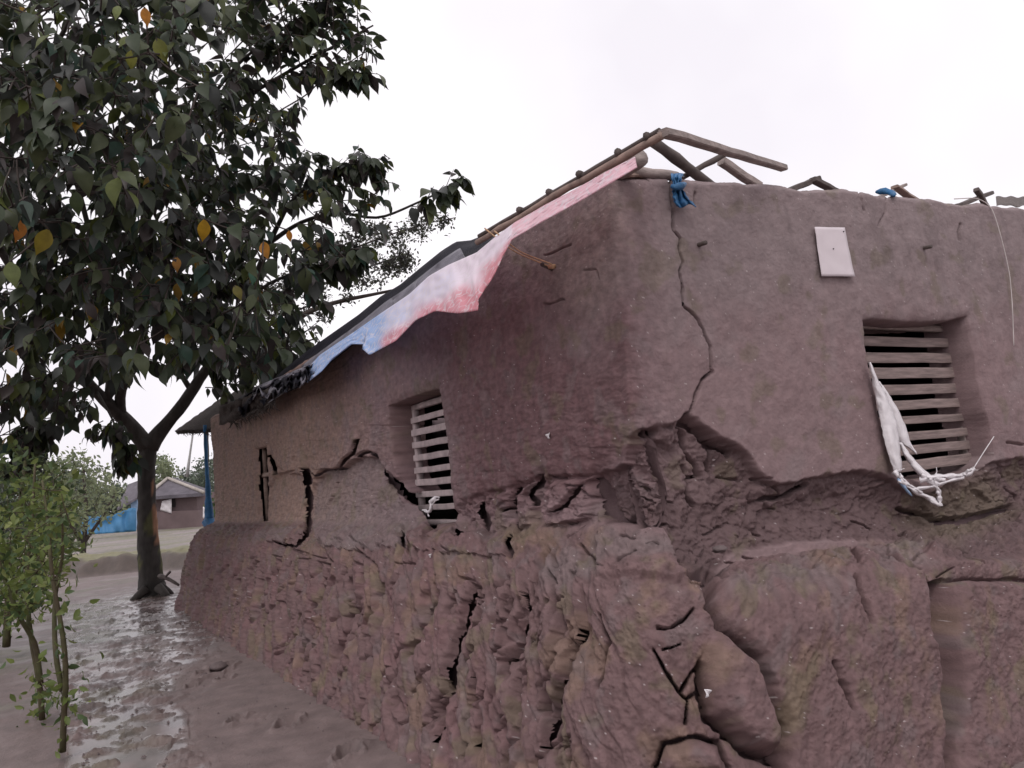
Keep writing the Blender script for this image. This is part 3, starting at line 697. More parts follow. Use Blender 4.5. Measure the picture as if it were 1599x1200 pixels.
# corrugated iron corner
def fn(a, b):
    p = onp(1556+a*90, 322-b*10, 1, .35+b*.5); p = np.array(p); p[2] += .006*math.sin(a*30)+.025*pn(a*4, b*2, 410)+.03*b; return p
sheet(fn, 60, 6, .003).build('iron_sheet', M_darkwood, house)

# black and grey plastic on the long eave, between eave pole and far end
top_e = [(770, 362), (735, 376), (712, 378), (690, 392), (655, 420), (625, 445), (595, 463), (560, 492), (520, 520), (480, 548), (440, 580), (415, 606)]
bot_e = [(775, 372), (745, 395), (720, 412), (690, 432), (660, 455), (625, 480), (600, 500), (565, 528), (530, 556), (500, 580), (470, 604), (425, 622)]
te, be = resample(top_e, 60), resample(bot_e, 60)
def fn(a, b):
    i = min(59, int(a*59)); t, bb = te[i], be[i]
    u, v = t[0]+(bb[0]-t[0])*b, t[1]+(bb[1]-t[1])*b
    x = .12-.22*b+.03*pn(a*14, b*3, 4)
    return onp(u, v, 0, x)
sheet(fn, 60, 9, .004).build('roof_plastic', M_black, house)
def fn(a, b):
    i = int(8+a*42); t, bb = te[i], be[i]
    b2 = .35+.6*b
    u, v = t[0]+(bb[0]-t[0])*b2, t[1]+(bb[1]-t[1])*b2
    return onp(u, v, 0, -.05-.10*b+.02*pn(a*16, b*4, 14))
sheet(fn, 50, 7, .004).build('roof_plastic', M_greyplastic, house)
def fn(a, b):      # crumpled flap near the far end
    u = 418+a*75; v = 604-a*38+b*(26-8*a)
    return onp(u, v, 0, -.20+.07*pn(a*6, b*4, 24)-.06*b)
sheet(fn, 24, 10, .004).build('roof_plastic', M_greyplastic, house)
for (uA, vA, uB, vB, dp, m_, sd) in ((372, 622, 455, 582, 36, M_black, 80), (395, 606, 478, 572, 34, M_greyplastic, 81), (425, 598, 484, 570, 40, M_black, 82)):
    def fn(a, b, uA=uA, vA=vA, uB=uB, vB=vB, dp=dp, sd=sd):
        u = uA+(uB-uA)*a; drop = dp*(.55+.55*pn(a*5, 1, sd)+.3*pn(a*14, 2, sd)); v = vA+(vB-vA)*a+drop*b
        return onp(u, v, 0, -.30+.10*pn(a*7, b*3, sd+5)-.05*b+(82-sd)*.03)
    sheet(fn, 34, 10, .006).build('roof_plastic', m_, house)
# thatch left at the far end: overhanging hip on the veranda side
def fn(a, b):
    c0 = np.array(onp(378, 612, 0, -.15)); 
    e = atz(275+b*85, 676-b*4, 14.2-1.2*b); t = atz(352+b*45, 622-b*18, 14.2-1.2*b)
    return t+(e-t)*a+np.array([0, 0, .03*pn(a*9, b*9, 33)])
sheet(fn, 22, 18, .09).build('thatch_overhang', M_thatch, house)
def fn(a, b):
    u = 345+a*80; v = 634-a*28+b*30; return onp(u, v, 0, -.28+.3*b*.3+.04*pn(a*10, b*5, 35))
sheet(fn, 30, 8, .05).build('thatch_edge', M_thatch, house)
mb = MB()
for k in range(200):               # ragged straw ends
    u = random.uniform(280, 430); 
    if u < 360: v = 676-(u-275)*.03+random.uniform(-4, 1); p = atz(u, v, 14.0-1.2*(u-275)/85)
    else: v = 660-(u-360)*.42+random.uniform(-8, 6); p = onp(u, v, 0, -.26)
    dd = Vector((random.uniform(-.08, .08), random.uniform(-.1, .1), random.uniform(-.09, -.02)))
    tube(mb, [p, Vector(p)+dd], [.008, .003], 3, caps=False)
o = mb.build('straw_fringe', M_thatch, house); o['kind'] = 'stuff'
pole('veranda_post', [atz(322, 664, 13.6), atz(325, 832, 13.6)], .035, M_darkwood, nodes=False)

# pegs driven into the walls
for (u, v, ax, val) in ((1090, 383, 1, 0), (1440, 388, 1, 0), (862, 420, 0, 0)):
    p = np.array(onp(u, v, ax, val)); d_ = np.array([-.02, -.07, -.012]) if ax == 1 else np.array([-.09, -.04, .005])
    mb = MB(); tube(mb, [p-d_, p+d_], [.013, .012], 8, wob=.12); mb.build('peg', M_darkwood, house)

# ------------------------------------------------------------------ things on the house
# printed bed sheet hanging from the eave
def cloth_mat():
    m = bpy.data.materials.new('printed_cotton'); m.use_nodes = True; nt = m.node_tree; N, L = nt.nodes, nt.links
    b = N['Principled BSDF']; b.inputs['Roughness'].default_value = .85; b.inputs['Specular IOR Level'].default_value = .1
    vc = N.new('ShaderNodeVertexColor'); vc.layer_name = 'Col'
    tc = N.new('ShaderNodeTexCoord'); nz = N.new('ShaderNodeTexNoise'); nz.inputs['Scale'].default_value = 6; nz.inputs['Detail'].default_value = 2
    L.new(tc.outputs['Object'], nz.inputs['Vector']); va = N.new('ShaderNodeVectorMath'); va.operation = 'MULTIPLY_ADD'; va.inputs[1].default_value = (.22, .22, .22)
    L.new(nz.outputs['Color'], va.inputs[0]); L.new(tc.outputs['Object'], va.inputs[2])
    vo = N.new('ShaderNodeTexVoronoi'); vo.feature = 'DISTANCE_TO_EDGE'; vo.inputs['Scale'].default_value = 13; L.new(va.outputs[0], vo.inputs['Vector'])
    lt = N.new('ShaderNodeMapRange'); lt.inputs[1].default_value = .02; lt.inputs[2].default_value = .085; lt.inputs[3].default_value = .72; lt.inputs[4].default_value = 0
    L.new(vo.outputs[0], lt.inputs[0])
    mx = N.new('ShaderNodeMix'); mx.data_type = 'RGBA'; L.new(lt.outputs[0], mx.inputs[0]); L.new(vc.outputs[0], mx.inputs[6]); mx.inputs[7].default_value = (.86, .80, .84, 1)
    L.new(mx.outputs[2], b.inputs['Base Color'])
    tr = N.new('ShaderNodeBsdfTranslucent'); L.new(mx.outputs[2], tr.inputs['Color'])
    ms = N.new('ShaderNodeMixShader'); ms.inputs[0].default_value = .45
    L.new(b.outputs[0], ms.inputs[1]); L.new(tr.outputs[0], ms.inputs[2]); L.new(ms.outputs[0], N['Material Output'].inputs['Surface'])
    return m
top_c = [(992, 246), (950, 268), (900, 296), (850, 322), (805, 348), (775, 370), (745, 395), (700, 415), (670, 432), (640, 460), (610, 480), (585, 497), (555, 518), (525, 538), (500, 555), (484, 572)]
bot_c = [(995, 262), (953, 287), (900, 318), (850, 345), (800, 374), (787, 398), (771, 432), (747, 468), (747, 485), (715, 490), (680, 486), (650, 500), (618, 533), (577, 555), (566, 545), (575, 538), (548, 538), (520, 560), (503, 580), (480, 598)]
tcn, bcn = resample(top_c, 150), resample(bot_c, 150)
# pair by u so that the hem keeps its outline
gu = np.zeros((150, 26, 3)); gc = []
for i in range(150):
    t, b_ = tcn[i], bcn[i]
    for j in range(26):
        f = j/25
        u, v = t[0]+(b_[0]-t[0])*f, t[1]+(b_[1]-t[1])*f
        hang = math.hypot(*(b_-t))/90
        x = -.19-.05*f-.30*hang*f+.05*hang*pn(i/7.0, f*1.3, 44)+.018*pn(i/2.5, f*5, 45)
        gu[i, j] = onp(u, v, 0, x)
        red = np.array([.74, .22, .27]); white = np.array([.93, .85, .92]); bl = np.array([.16, .44, .82])
        n_ = pn(u/40, v/40, 46)
        c = white*.8+red*.2
        e_ = float(sstep(.35, 1.0, f+.35*n_)) if u > 565 else 0
        if u > 560: c = white*(1-.75*e_)+red*.75*e_
        if u > 800: c = white*.62+red*.38+n_*.08
        g = float(sstep(740, 560, u+60*n_))*(1-.75*float(sstep(.55, .9, f)))
        c = c*(1-.6*g)+(bl*.45+white*.55)*.6*g
        if u < 605: g = float(sstep(606, 585, u+18*n_-14*(f-.5))); c = c*(1-g)+(bl*(.62)+white*.38)*g
        gc.append(tuple(np.clip(c, 0, 1))+(1.0,))
mb = MB(); n = gu.reshape(-1, 3); fs = []
for i in range(149):
    for j in range(25): fs.append((i*26+j, i*26+j+1, (i+1)*26+j+1, (i+1)*26+j))
mb.add(n, fs); mb.c = gc
o = mb.build('printed_sheet', cloth_mat())
md = o.modifiers.new('thickness', 'SOLIDIFY'); md.thickness = .004
tag(o, 'pink, white and blue printed cloth sheet hanging along the broken eave', 'cloth')

# two-strand rope from the eave pole to the peg
mb = MB(); pg = np.array(onp(862, 418, 0, -.06)); e0 = np.array(onp(757, 357, 0, -.2)); e1 = np.array(onp(772, 361, 0, -.2))
for a_, b_ in ((e0, pg), (e1, pg+np.array([-.01, -.01, .015]))):
    mid = (a_+b_)/2+np.array([-.02, 0, -.03]); tube(mb, smooth_line([a_, mid, b_], 14), .0045, 6)
tube(mb, [pg+np.array([0, -.02, .0]), pg+np.array([0, .02, .01])], .014, 6)
tag(mb.build('rope', M_rope), 'thin brown twin rope tied from the eave pole to a wall peg', 'rope')
# blue plastic knotted over the wall top at the crack
def fn(a, b):
    w_ = [17, 19, 16, 12, 15, 20, 24, 30][min(7, int(b*7.99))]/2*(1-.0*b)
    cx = np.interp(b, [0, .3, .55, .8, 1], [1060, 1056, 1058, 1063, 1072]); v = np.interp(b, [0, .2, 1], [276, 271, 322])+3*math.sin(a*7)*b
    y = np.interp(b, [0, .12, .3, 1], [.10, .0, -.065, -.05])
    return onp(cx+(a-.5)*2*w_, v, 1, y-.018*abs(math.sin(a*9+b*4))-.014*pn(a*5, b*7, 71))
sh = sheet(fn, 34, 34, .004)
tube(sh, smooth_line([onp(1048, 291, 1, -.07), onp(1058, 294, 1, -.10), onp(1070, 287, 1, -.07)], 8), [.010, .015, .018, .02, .018, .016, .013, .008], 8, wob=.25)
tag(sh.build('blue_plastic_rag', M_blue), 'blue plastic rag knotted over the wall top above the long crack', 'rag')
mb = MB(); a_ = [onp(u, v, 1, y) for u, v, y in ((1368, 300, .1), (1382, 297, .08), (1396, 303, .02), (1396, 306, -.03))]
tube(mb, smooth_line(a_, 8), [.01, .02, .022, .018, .02, .018, .014, .006], 8, wob=.25)
tag(mb.build('blue_plastic_rag', M_blue), 'small blue scrap under the broken boards on top of the right-hand wall', 'rag')
# notice sheet
cn = [onp(1271, 355, 1, -.012), onp(1318, 356, 1, -.012), onp(1332, 433, 1, -.016), onp(1282, 432, 1, -.016)]
def fn(a, b):
    p = (np.array(cn[0])*(1-a)+np.array(cn[1])*a)*(1-b)+(np.array(cn[3])*(1-a)+np.array(cn[2])*a)*b
    p = p+np.array([0, -.004-.010*b*b*a-.003*pn(a*3, b*3, 50), 0]); return p
nt_ = empty('notice_sheet', tuple(cn[0]), 'blank pinkish white sheet nailed high on the grey wall', 'notice')
sh = sheet(fn, 12, 18, .0015); link_mesh('sheet', sh.mesh('sheet'), M_paper, nt_)
for (u, v) in ((1317, 362), (1301, 389)):
    p = np.array(onp(u, v, 1, -.019)); mb = MB(); tube(mb, [p, p+np.array([0, -.005, 0])], [.0042, .0035], 8); mb.build('nail', M_dark, nt_)
# cord hanging down the end wall
mb = MB(); a_ = [onp(u, v, 1, y) for u, v, y in ((1490, 311, .06), (1525, 309, .03), (1547, 320, -.01), (1556, 345, -.03), (1567, 385, -.035), (1577, 430, -.035), (1581, 480, -.035), (1583, 540, -.03))]
tube(mb, smooth_line(a_, 40), .0035, 6)
tag(mb.build('cord', M_cord), 'thin pale cord hanging down the right-hand wall beyond the window', 'cord')

# torn white sack in the right window
def strip(mb, left, right, ax, y0, y1, n=26, m_=7, amp=.012, seed=0):
    l, r = resample(left, n), resample(right, n); vs = []; fs = []
    for i in range(n):
        for j in range(m_):
            f = j/(m_-1); u, v = l[i]+(r[i]-l[i])*f
            u += 1.4*pn(i*.9, j*1.7, seed); t = i/(n-1)
            vs.append(onp(u, v, ax, y0+(y1-y0)*t+amp*pn(i*.45, j*.5, seed+1)-.02*math.sin(f*3.14)))
    for i in range(n-1):
        for j in range(m_-1): fs.append((i*m_+j, i*m_+j+1, (i+1)*m_+j+1, (i+1)*m_+j))
    mb.add(vs, fs)
mb = MB()
strip(mb, [(1357, 566), (1362, 595), (1371, 640), (1381, 690), (1390, 720), (1398, 742)], [(1359, 566), (1372, 598), (1383, 618), (1400, 660), (1404, 690), (1408, 735)], 1, -.03, -.05, seed=60)
strip(mb, [(1371, 596), (1380, 620), (1395, 660), (1402, 690), (1420, 700), (1431, 709)], [(1373, 596), (1386, 614), (1402, 640), (1416, 672), (1421, 692), (1432, 710)], 1, .0, .0, seed=62)
strip(mb, [(1402, 690), (1412, 712), (1428, 735), (1446, 752), (1458, 760)], [(1408, 692), (1422, 712), (1442, 734), (1456, 744), (1468, 756)], 1, -.02, -.08, n=18, m_=5, seed=64)
def ribbon(mb, pts, w, y, sd):
    k = resample([tuple(map(float, p)) for p in pts], 22); t = np.gradient(k, axis=0); t /= np.linalg.norm(t, axis=1, keepdims=True)+1e-9
    nn = np.stack([-t[:, 1], t[:, 0]], 1); L_ = []; R_ = []
    for i in range(22):
        ww = w*(.35+.65*abs(math.sin(i*.55+sd))+.35*pn(i*.9, sd, 67)); L_.append(tuple(k[i]+nn[i]*ww/2)); R_.append(tuple(k[i]-nn[i]*ww/2))
    strip(mb, L_, R_, 1, y, y-.01, n=22, m_=5, amp=.02, seed=70+sd)
for pts, w_ in (([(1396, 736), (1408, 752), (1430, 768), (1452, 779), (1467, 790)], 9), ([(1468, 791), (1466, 770), (1458, 750)], 8), ([(1436, 750), (1470, 744), (1495, 744), (1514, 740), (1522, 731)], 9),
                ([(1402, 752), (1430, 764), (1458, 760), (1480, 752), (1505, 746)], 5), ([(1404, 740), (1416, 756), (1440, 770)], 4), ([(1440, 742), (1458, 750), (1476, 748)], 10), ([(1500, 748), (1512, 736), (1520, 734)], 7)):
    ribbon(mb, pts, w_, -.07, len(pts)+w_)
for (pts, r0, r1) in (([(1398, 738), (1410, 752), (1430, 765), (1452, 778), (1467, 790)], .003, .002), ([(1467, 790), (1464, 770), (1458, 752)], .003, .002),
                      ([(1440, 752), (1470, 742), (1495, 744), (1512, 740), (1520, 732)], .003, .002), ([(1402, 750), (1430, 764), (1458, 760), (1480, 752), (1505, 745)], .003, .002),
                      ([(1455, 748), (1463, 738), (1462, 730)], .004, .002), ([(1400, 736), (1412, 732)], .003, .002)):
    k = resample([tuple(p) for p in pts], 12); pp = [onp(u, v, 1, -.07+.01*pn(i, 3, 66)) for i, (u, v) in enumerate(k)]
    tube(mb, pp, list(np.linspace(r0, r1, 12)), 7, wob=.3)
tube(mb, smooth_line([onp(1520, 732, 1, -.06), onp(1535, 708, 1, -.05), onp(1552, 682, 1, -.035)], 10), .003, 5)
o = mb.build('torn_sack', M_white); o.modifiers.new('t', 'SOLIDIFY').thickness = .003
tag(o, 'torn white woven sack hanging out of the right window in strips', 'sack')
mb = MB()
for pts in ([(1402, 748), (1412, 762), (1424, 775)],):
    tube(mb, smooth_line([onp(u, v, 1, -.085) for u, v in pts], 8), [.006, .01, .012, .012, .01, .008, .006, .003], 7, wob=.3)
tag(mb.build('blue_shred', M_bluepale), 'pale blue shred knotted into the lower left corner of the white sack', 'rag')
# white rag in the left window
mb = MB()
for pts, r in (([(664, 798), (671, 800), (674, 790), (672, 784), (680, 778)], .014), ([(674, 790), (680, 782), (685, 780)], .007), ([(666, 796), (660, 797)], .007), ([(672, 784), (678, 776), (686, 777)], .006), ([(668, 802), (670, 807)], .006)):
    k = resample(pts, 8); tube(mb, [onp(u, v, 0, .02) for u, v in k], [r*(.6+.4*random.random()) for _ in k], 7, wob=.3)
tag(mb.build('white_rag', M_white), 'small white rag twisted on the sill of the left window', 'rag')
# blue cloth wound round the veranda post
mb = MB(); k = smooth_line([(320, 664), (322, 720), (325, 770), (326, 800), (327, 822)], 22)
tube(mb, [atz(u, v, 13.4) for u, v in k], list(np.interp(np.arange(22), [0, 10, 15, 21], [.03, .032, .05, .10])), 10, wob=.15)
tube(mb, smooth_line([atz(327, 815, 13.4), atz(334, 827, 13.2), atz(350, 826, 13.0)], 8), [.11, .12, .12, .11, .1, .08, .06, .03], 9, wob=.2)
tag(mb.build('blue_cloth', M_blue), 'blue cloth wound round the veranda post and trailing at its foot', 'cloth')

# ------------------------------------------------------------------ ground
def gmat():
    m = mat('wet_mud', attr=True, rough=.62, bump=.012, bscale=22, var=.14, vscale=5, spec=.5, wet=True)
    return m
M_ground = gmat()
rad = np.r_[np.geomspace(.5, 2.6, 20, endpoint=False), np.geomspace(2.6, 30, 460, endpoint=False), np.geomspace(30, 110, 120, endpoint=False), np.geomspace(110, 1500, 30)]
az0 = HEAD-R(40)
ang = np.r_[np.linspace(az0-R(6), HEAD+R(3), 760), np.linspace(HEAD+R(3), az0-R(6)+2*math.pi, 90)[1:]]
G = np.zeros((len(ang), len(rad), 3))
G[..., 0] = CAMP[0]+np.sin(ang)[:, None]*rad[None, :]; G[..., 1] = CAMP[1]+np.cos(ang)[:, None]*rad[None, :]
gx, gy = G[..., 0], G[..., 1]
gu_, gv_ = proj(G.reshape(-1, 3)); gu_ = gu_.reshape(gx.shape); gv_ = gv_.reshape(gx.shape)
behind = ((G-CAMP)@FW) < .3
gu_ = np.where(behind, 5000, gu_); gv_ = np.where(behind, 5000, gv_)
ju = gu_+14*perlin(gx*1.5, gy*1.5, 200); jv = gv_+8*perlin(gx*1.5, gy*1.5, 201)
track = [(215, 925), (300, 925), (335, 960), (345, 1010), (265, 1060), (285, 1130), (340, 1240), (100, 1260), (110, 1160), (95, 1080), (100, 1000), (110, 945)]
tm = sstep(18, -14, sdf(ju, jv, track))
hz = .012*fbm(gx*.8, gy*.8, 210, 3)+.006*fbm(gx*4, gy*4, 211, 3)
f1, f2, cid = worley(gx*3.6+.4*perlin(gx*3, gy*3, 212), gy*3.6+.4*perlin(gx*3, gy*3, 215), 213)
grn = worley(gx*13, gy*13, 240)
lump = .009*(grn[2]-.5)*sstep(0, .3, grn[1]-grn[0])+.026*fbm(gx*3.4, gy*3.4, 214, 3)+.026*(sstep(.5, .15, f1)*-1)*(cid > .35)+.016*fbm(gx*9, gy*9, 216, 3)+.006*fbm(gx*24, gy*24, 219, 3)
hz += tm*(lump*1.35-.008)
hz += .5*(1-tm)*sstep(.35, .6, fbm(gx*1.3, gy*1.3, 217, 3))*.03*fbm(gx*7, gy*7, 218, 3)
# a few hoof and foot marks in the smooth mud by the wall
for (u, v, r) in ((338, 1046, .20), (372, 1122, .09), (450, 1127, .13), (545, 1175, .12), (318, 1052, .08), (352, 1058, .10), (300, 1070, .07)):
    c = onp(u, v, 2, 0); dx, dy = gx-c[0], gy-c[1]; ca, sa = math.cos(.9), math.sin(.9)
    a_, b_ = (dx*ca+dy*sa)/(r*1.0), (-dx*sa+dy*ca)/(r*.5); rr = np.hypot(a_, b_)*(1+.5*perlin(gx*9, gy*9, 292))
    hz += -.035*sstep(1.1, .5, rr)+.022*np.exp(-((rr-1.25)/.25)**2)
# bank across the middle distance
dist = np.hypot(gx-CAMP[0], gy-CAMP[1])
fwd = (G-CAMP)@fh
side = (G-CAMP)@R0
bc = 19.0+side*-.05+.9*perlin(side*.35, side*0, 220)+.35*perlin(side*1.4, side*0, 229)
bank = sstep(-.3, .5, fwd-bc)*sstep(5.5, 1.5, fwd-bc)
hz += .42*bank*(1+.25*fbm(gx*1.2, gy*1.2, 221, 3))
hz += .10*sstep(34, 50, fwd)*fbm(gx*.15, gy*.15, 222, 3)
hz = np.where(dist > 150, 0, hz)
pool = sstep(-.007, -.012, hz)
hz = np.where(tm > .4, np.maximum(hz, -.009+.0006*perlin(gx*3, gy*3, 290)), hz)               # water lies level in the hollows
G[..., 2] = hz
gc_ = np.zeros(G.shape)+np.array([.178, .132, .128])
def gb(c, m):
    global gc_
    m = np.clip(m, 0, 1)[..., None]; gc_ = gc_*(1-m)+np.array(c)*m
gb((.12, .10, .10), .6*tm*sstep(-.1, .5, fbm(gx*3, gy*3, 230, 3)))
gb((.13, .13, .085), .55*sstep(.0, .5, fbm(gx*.9, gy*.9, 231, 4))*sstep(330, 120, gu_))
gb((.24, .20, .195), .7*sstep(17, 22, fwd))
gb((.15, .14, .075), .8*sstep(.0, .4, fbm(gx*.25, gy*.5, 232, 4))*sstep(20, 26, fwd))
gb((.075, .055, .045), .9*sstep(-.4, -.1, fwd-bc)*sstep(.75, .4, fwd-bc)); gb((.17, .16, .07), .85*sstep(.3, .6, fwd-bc)*sstep(3.0, 2.0, fwd-bc))
gb((.36, .32, .30), .9*np.exp(-((fwd-bc-3.4)/.6)**2))
gb((.12, .12, .07), .42*sstep(-.1, .35, fbm(gx*.2, gy*.4, 236, 4)+.2)*sstep(24, 34, fwd))
gc_ = gc_*(1+.18*fbm(gx*6, gy*6, 233, 3))[..., None]
wet = np.clip(.32*tm+.68*tm*pool+.30*sstep(330, 200, gu_)*sstep(880, 1000, gv_)+.3*sstep(.1, .5, fbm(gx*1.1, gy*1.1, 234, 3)), 0, 1)*sstep(26, 18, fwd)
me = bpy.data.meshes.new('ground')
na, nr = len(ang), len(rad); ii = np.arange(na*nr).reshape(na, nr)
qd = np.stack([ii[:-1, :-1], ii[1:, :-1], ii[1:, 1:], ii[:-1, 1:]], -1).reshape(-1, 4)
me.vertices.add(na*nr+1); co = np.r_[G.reshape(-1, 3), [[CAMP[0], CAMP[1], 0]]].astype(np.float32); me.vertices.foreach_set('co', co.ravel())
cen = np.stack([np.full(na-1, na*nr), ii[1:, 0], ii[:-1, 0]], -1)
loops = np.r_[qd.ravel(), cen.ravel()].astype(np.int32)
me.loops.add(len(loops)); me.loops.foreach_set('vertex_index', loops)
me.polygons.add(len(qd)+len(cen)); me.polygons.foreach_set('loop_start', np.r_[np.arange(len(qd))*4, len(qd)*4+np.arange(len(cen))*3].astype(np.int32))
me.polygons.foreach_set('use_smooth', np.ones(len(qd)+len(cen), bool)); me.update(calc_edges=True); me.validate()
a = me.color_attributes.new('Col', 'FLOAT_COLOR', 'POINT'); a.data.foreach_set('color', np.c_[np.r_[gc_.reshape(-1, 3), [[.17, .13, .13]]], np.ones(na*nr+1)].astype(np.float32).ravel())
a = me.attributes.new('Wet', 'FLOAT', 'POINT'); a.data.foreach_set('value', np.r_[wet.ravel(), 0].astype(np.float32))
g_ = link_mesh('ground', me, M_ground); g_['kind'] = 'structure'
# flip if the faces point down
if me.polygons[1000].normal.z < 0: me.flip_normals()
def gp(u, v): 
    p = np.array(onp(u, v, 2, 0.0)); return p

# ------------------------------------------------------------------ leaves
def leaf_geo(L, W_, fold, droop, twist=0.0, n=5):
    """ovate pointed leaf, base at origin, tip along +x, drooping towards -z"""
    vs = []; fs = []
    mids = []
    prof = [0, .58, .92, 1.0, .88, .60, .24, 0] if n == 5 else [0, .95, .8, 0]
    ns = len(prof)-1
    for i in range(ns+1):
        t = i/ns; x = L*t*(1-.22*droop*t); z = -droop*L*.55*t*t; w_ = W_*.5*prof[i]
        a = twist*t; cz = fold*w_
        vs.append((x, 0, z))
        if 0 < i < ns: vs.append((x, w_*math.cos(a), z+cz+w_*math.sin(a))); vs.append((x, -w_*math.cos(a), z+cz-w_*math.sin(a)))
    def k(i, s):
        if i == 0: return 0
        if i == ns: return 1+3*(ns-1)
        return 1+3*(i-1)+(0 if s == 0 else (1 if s > 0 else 2))
    for i in range(ns):
        for s in (1, -1):
            q_ = [k(i, 0), k(i+1, 0), k(i+1, s), k(i, s)]
            u_ = []
            for z in q_:
                if z not in u_: u_.append(z)
            fs.append(tuple(u_ if s > 0 else u_[::-1]))
    return np.array(vs), fs
def orient(d, nrm):
    d = d/np.linalg.norm(d); y = np.cross(nrm, d); y /= np.linalg.norm(y)+1e-9; z = np.cross(d, y)
    return np.stack([d, y, z], 1)
def rnd(): return random.random()
def rdir():
    v = RNG.normal(size=3); return v/np.linalg.norm(v)
LEAFCOL = [((.050, .066, .038), 32), ((.038, .042, .038), 22), ((.075, .090, .042), 20), ((.060, .048, .046), 14), ((.040, .075, .055), 6), ((.10, .12, .03), 5), ((.26, .15, .02), 1.2)]
def pickcol(table):
    r = rnd()*sum(w for _, w in table)
    for c, w_ in table:
        r -= w_
        if r < 0: break
    k = random.uniform(.8, 1.25); return tuple(x*k for x in c)

# ------------------------------------------------------------------ the big tree
tree = empty('broadleaf_tree', tuple(onp(238, 932, 2, 0)), 'big dark-leaved tree with forked trunk standing in wet mud at the left of the house', 'tree')
bark_c = (.060, .052, .048)
def px_limb(pts, n):        # (u, v, Z, radius px)
    k = smooth_line(pts, n); return [atz(a, b, c) for a, b, c, r in k], [r*c/F for a, b, c, r in k]
def rings(mb, P_, Rr, seedc, nseg=14, wob=.05, cc=None):
    base = len(mb.v); tube(mb, P_, Rr, nseg, wob=wob, c=bark_c)
    if cc:
        for i in range(len(P_)):
            for k in range(nseg): mb.c[base+i*nseg+k] = tuple(cc(i/len(P_), k/nseg))+(1,)
mb = MB()
Pt, Rt = px_limb([(240, 936, 13.75, 27), (238, 926, 13.75, 20), (235, 890, 13.7, 17.5), (231, 840, 13.7, 15.5), (229, 780, 13.7, 13), (229, 730, 13.7, 12.5), (231, 700, 13.7, 13.5), (232, 684, 13.7, 15)], 34)
def tc_(t, k):
    b = np.array((.055, .05, .047)); 
    n_ = pn(t*9, k*5, 300)
    if .35 < t < .72 and (.55 < k < .85) and n_ > -.25: b = np.array((.30, .16, .10))
    if .12 < t < .55 and n_ > .25: b = np.array((.10, .10, .05))
    return tuple(b*(1+.4*pn(t*30, k*8, 301)))
rings(mb, Pt, Rt, 0, 20, .06, tc_)
for a0, dr in ((0.3, .36), (3.0, .38), (5.4, .36)):         # root flare
    b0 = np.array(onp(240, 932, 2, 0))
    tube(mb, [b0+np.array([math.cos(a0)*.1, math.sin(a0)*.1, .16]), b0+np.array([math.cos(a0)*.28, math.sin(a0)*.26, .02]), b0+np.array([math.cos(a0)*dr, math.sin(a0)*dr, -.03])], [.09, .06, .02], 8, c=bark_c)
mb.build('trunk', M_bark, tree)
LIMBS = [
 [(231, 700, 13.7, 15), (212, 672, 13.65, 11.5), (185, 645, 13.5, 11), (160, 622, 13.2, 9), (120, 580, 12.6, 8), (70, 500, 12, 7), (0, 390, 11.5, 6), (-90, 260, 11, 4)],
 [(190, 650, 13.5, 8), (184, 620, 13.4, 8), (190, 598, 13.2, 8), (215, 570, 13, 7.5), (228, 500, 12.6, 7), (222, 380, 12, 6), (235, 240, 11.6, 5), (215, 60, 11.2, 4), (200, -120, 11, 3)],
 [(233, 698, 13.7, 14), (254, 668, 13.75, 9.5), (280, 640, 13.8, 9.5), (300, 612, 13.8, 9), (312, 590, 13.7, 8), (350, 540, 13.3, 7), (385, 470, 12.8, 6), (420, 380, 12.4, 4.5), (450, 320, 12, 3)],
 [(168, 625, 13.2, 5), (172, 575, 13.2, 5), (168, 500, 12.8, 4.5), (150, 400, 12.2, 4), (110, 250, 11.6, 4), (60, 110, 11, 3)],
 [(300, 612, 13.8, 5), (285, 590, 13.7, 4), (270, 570, 13.5, 3.5), (300, 480, 12.6, 3.5), (320, 400, 12, 3)],
 [(306, 605, 13.8, 4), (302, 580, 13.8, 3.6), (330, 520, 13.5, 3), (340, 430, 13, 2.5)],
 [(228, 500, 12.6, 5), (232, 300, 11.3, 5), (235, 235, 10.6, 4.2), (300, 192, 10.2, 3.6), (400, 142, 9.8, 3.0), (480, 95, 9.6, 2.4), (545, 60, 9.5, 1.8), (583, 40, 9.5, 1.2)],
 [(300, 192, 10.2, 3), (370, 100, 9.8, 2.4), (440, 45, 9.6, 2), (500, 10, 9.5, 1.6), (545, -25, 9.4, 1.2)],
 [(0, 390, 11.5, 6), (-10, 210, 10, 5), (60, 120, 9.2, 4), (110, 30, 8.6, 3), (150, -60, 8.2, 3)],
 [(420, 380, 12.4, 4), (470, 345, 12, 3), (530, 330, 11.8, 2.5), (590, 345, 11.7, 2.2), (640, 322, 11.6, 1.8), (690, 300, 11.5, 1.4), (722, 276, 11.5, 1)],
 [(450, 320, 12, 3), (480, 290, 11.6, 2.2), (520, 262, 11.4, 1.8), (570, 250, 11.3, 1.4), (590, 262, 11.3, 1)],
 [(120, 580, 12.6, 4), (60, 600, 11.5, 3.4), (10, 625, 10.6, 3), (-60, 640, 10, 3)],
 [(120, 585, 12.6, 2.5), (90, 640, 12, 2), (60, 690, 11.6, 1.6), (20, 735, 11.4, 1.2)],
 [(150, 610, 13, 2.4), (175, 650, 12.6, 1.4), (190, 690, 12.4, 1.1), (200, 722, 12.4, .8)],
 [(350, 540, 13.3, 3), (400, 560, 12.8, 2), (440, 545, 12.6, 1.6), (490, 530, 12.6, 1.2)],
 [(480, 95, 9.6, 1.6), (520, 110, 9.5, 1.4), (560, 115, 9.5, 1)],
 [(385, 470, 12.8, 3.4), (420, 440, 11.8, 2.6), (480, 420, 11, 2), (560, 400, 10.8, 1.4)],
]
nodes_ = []
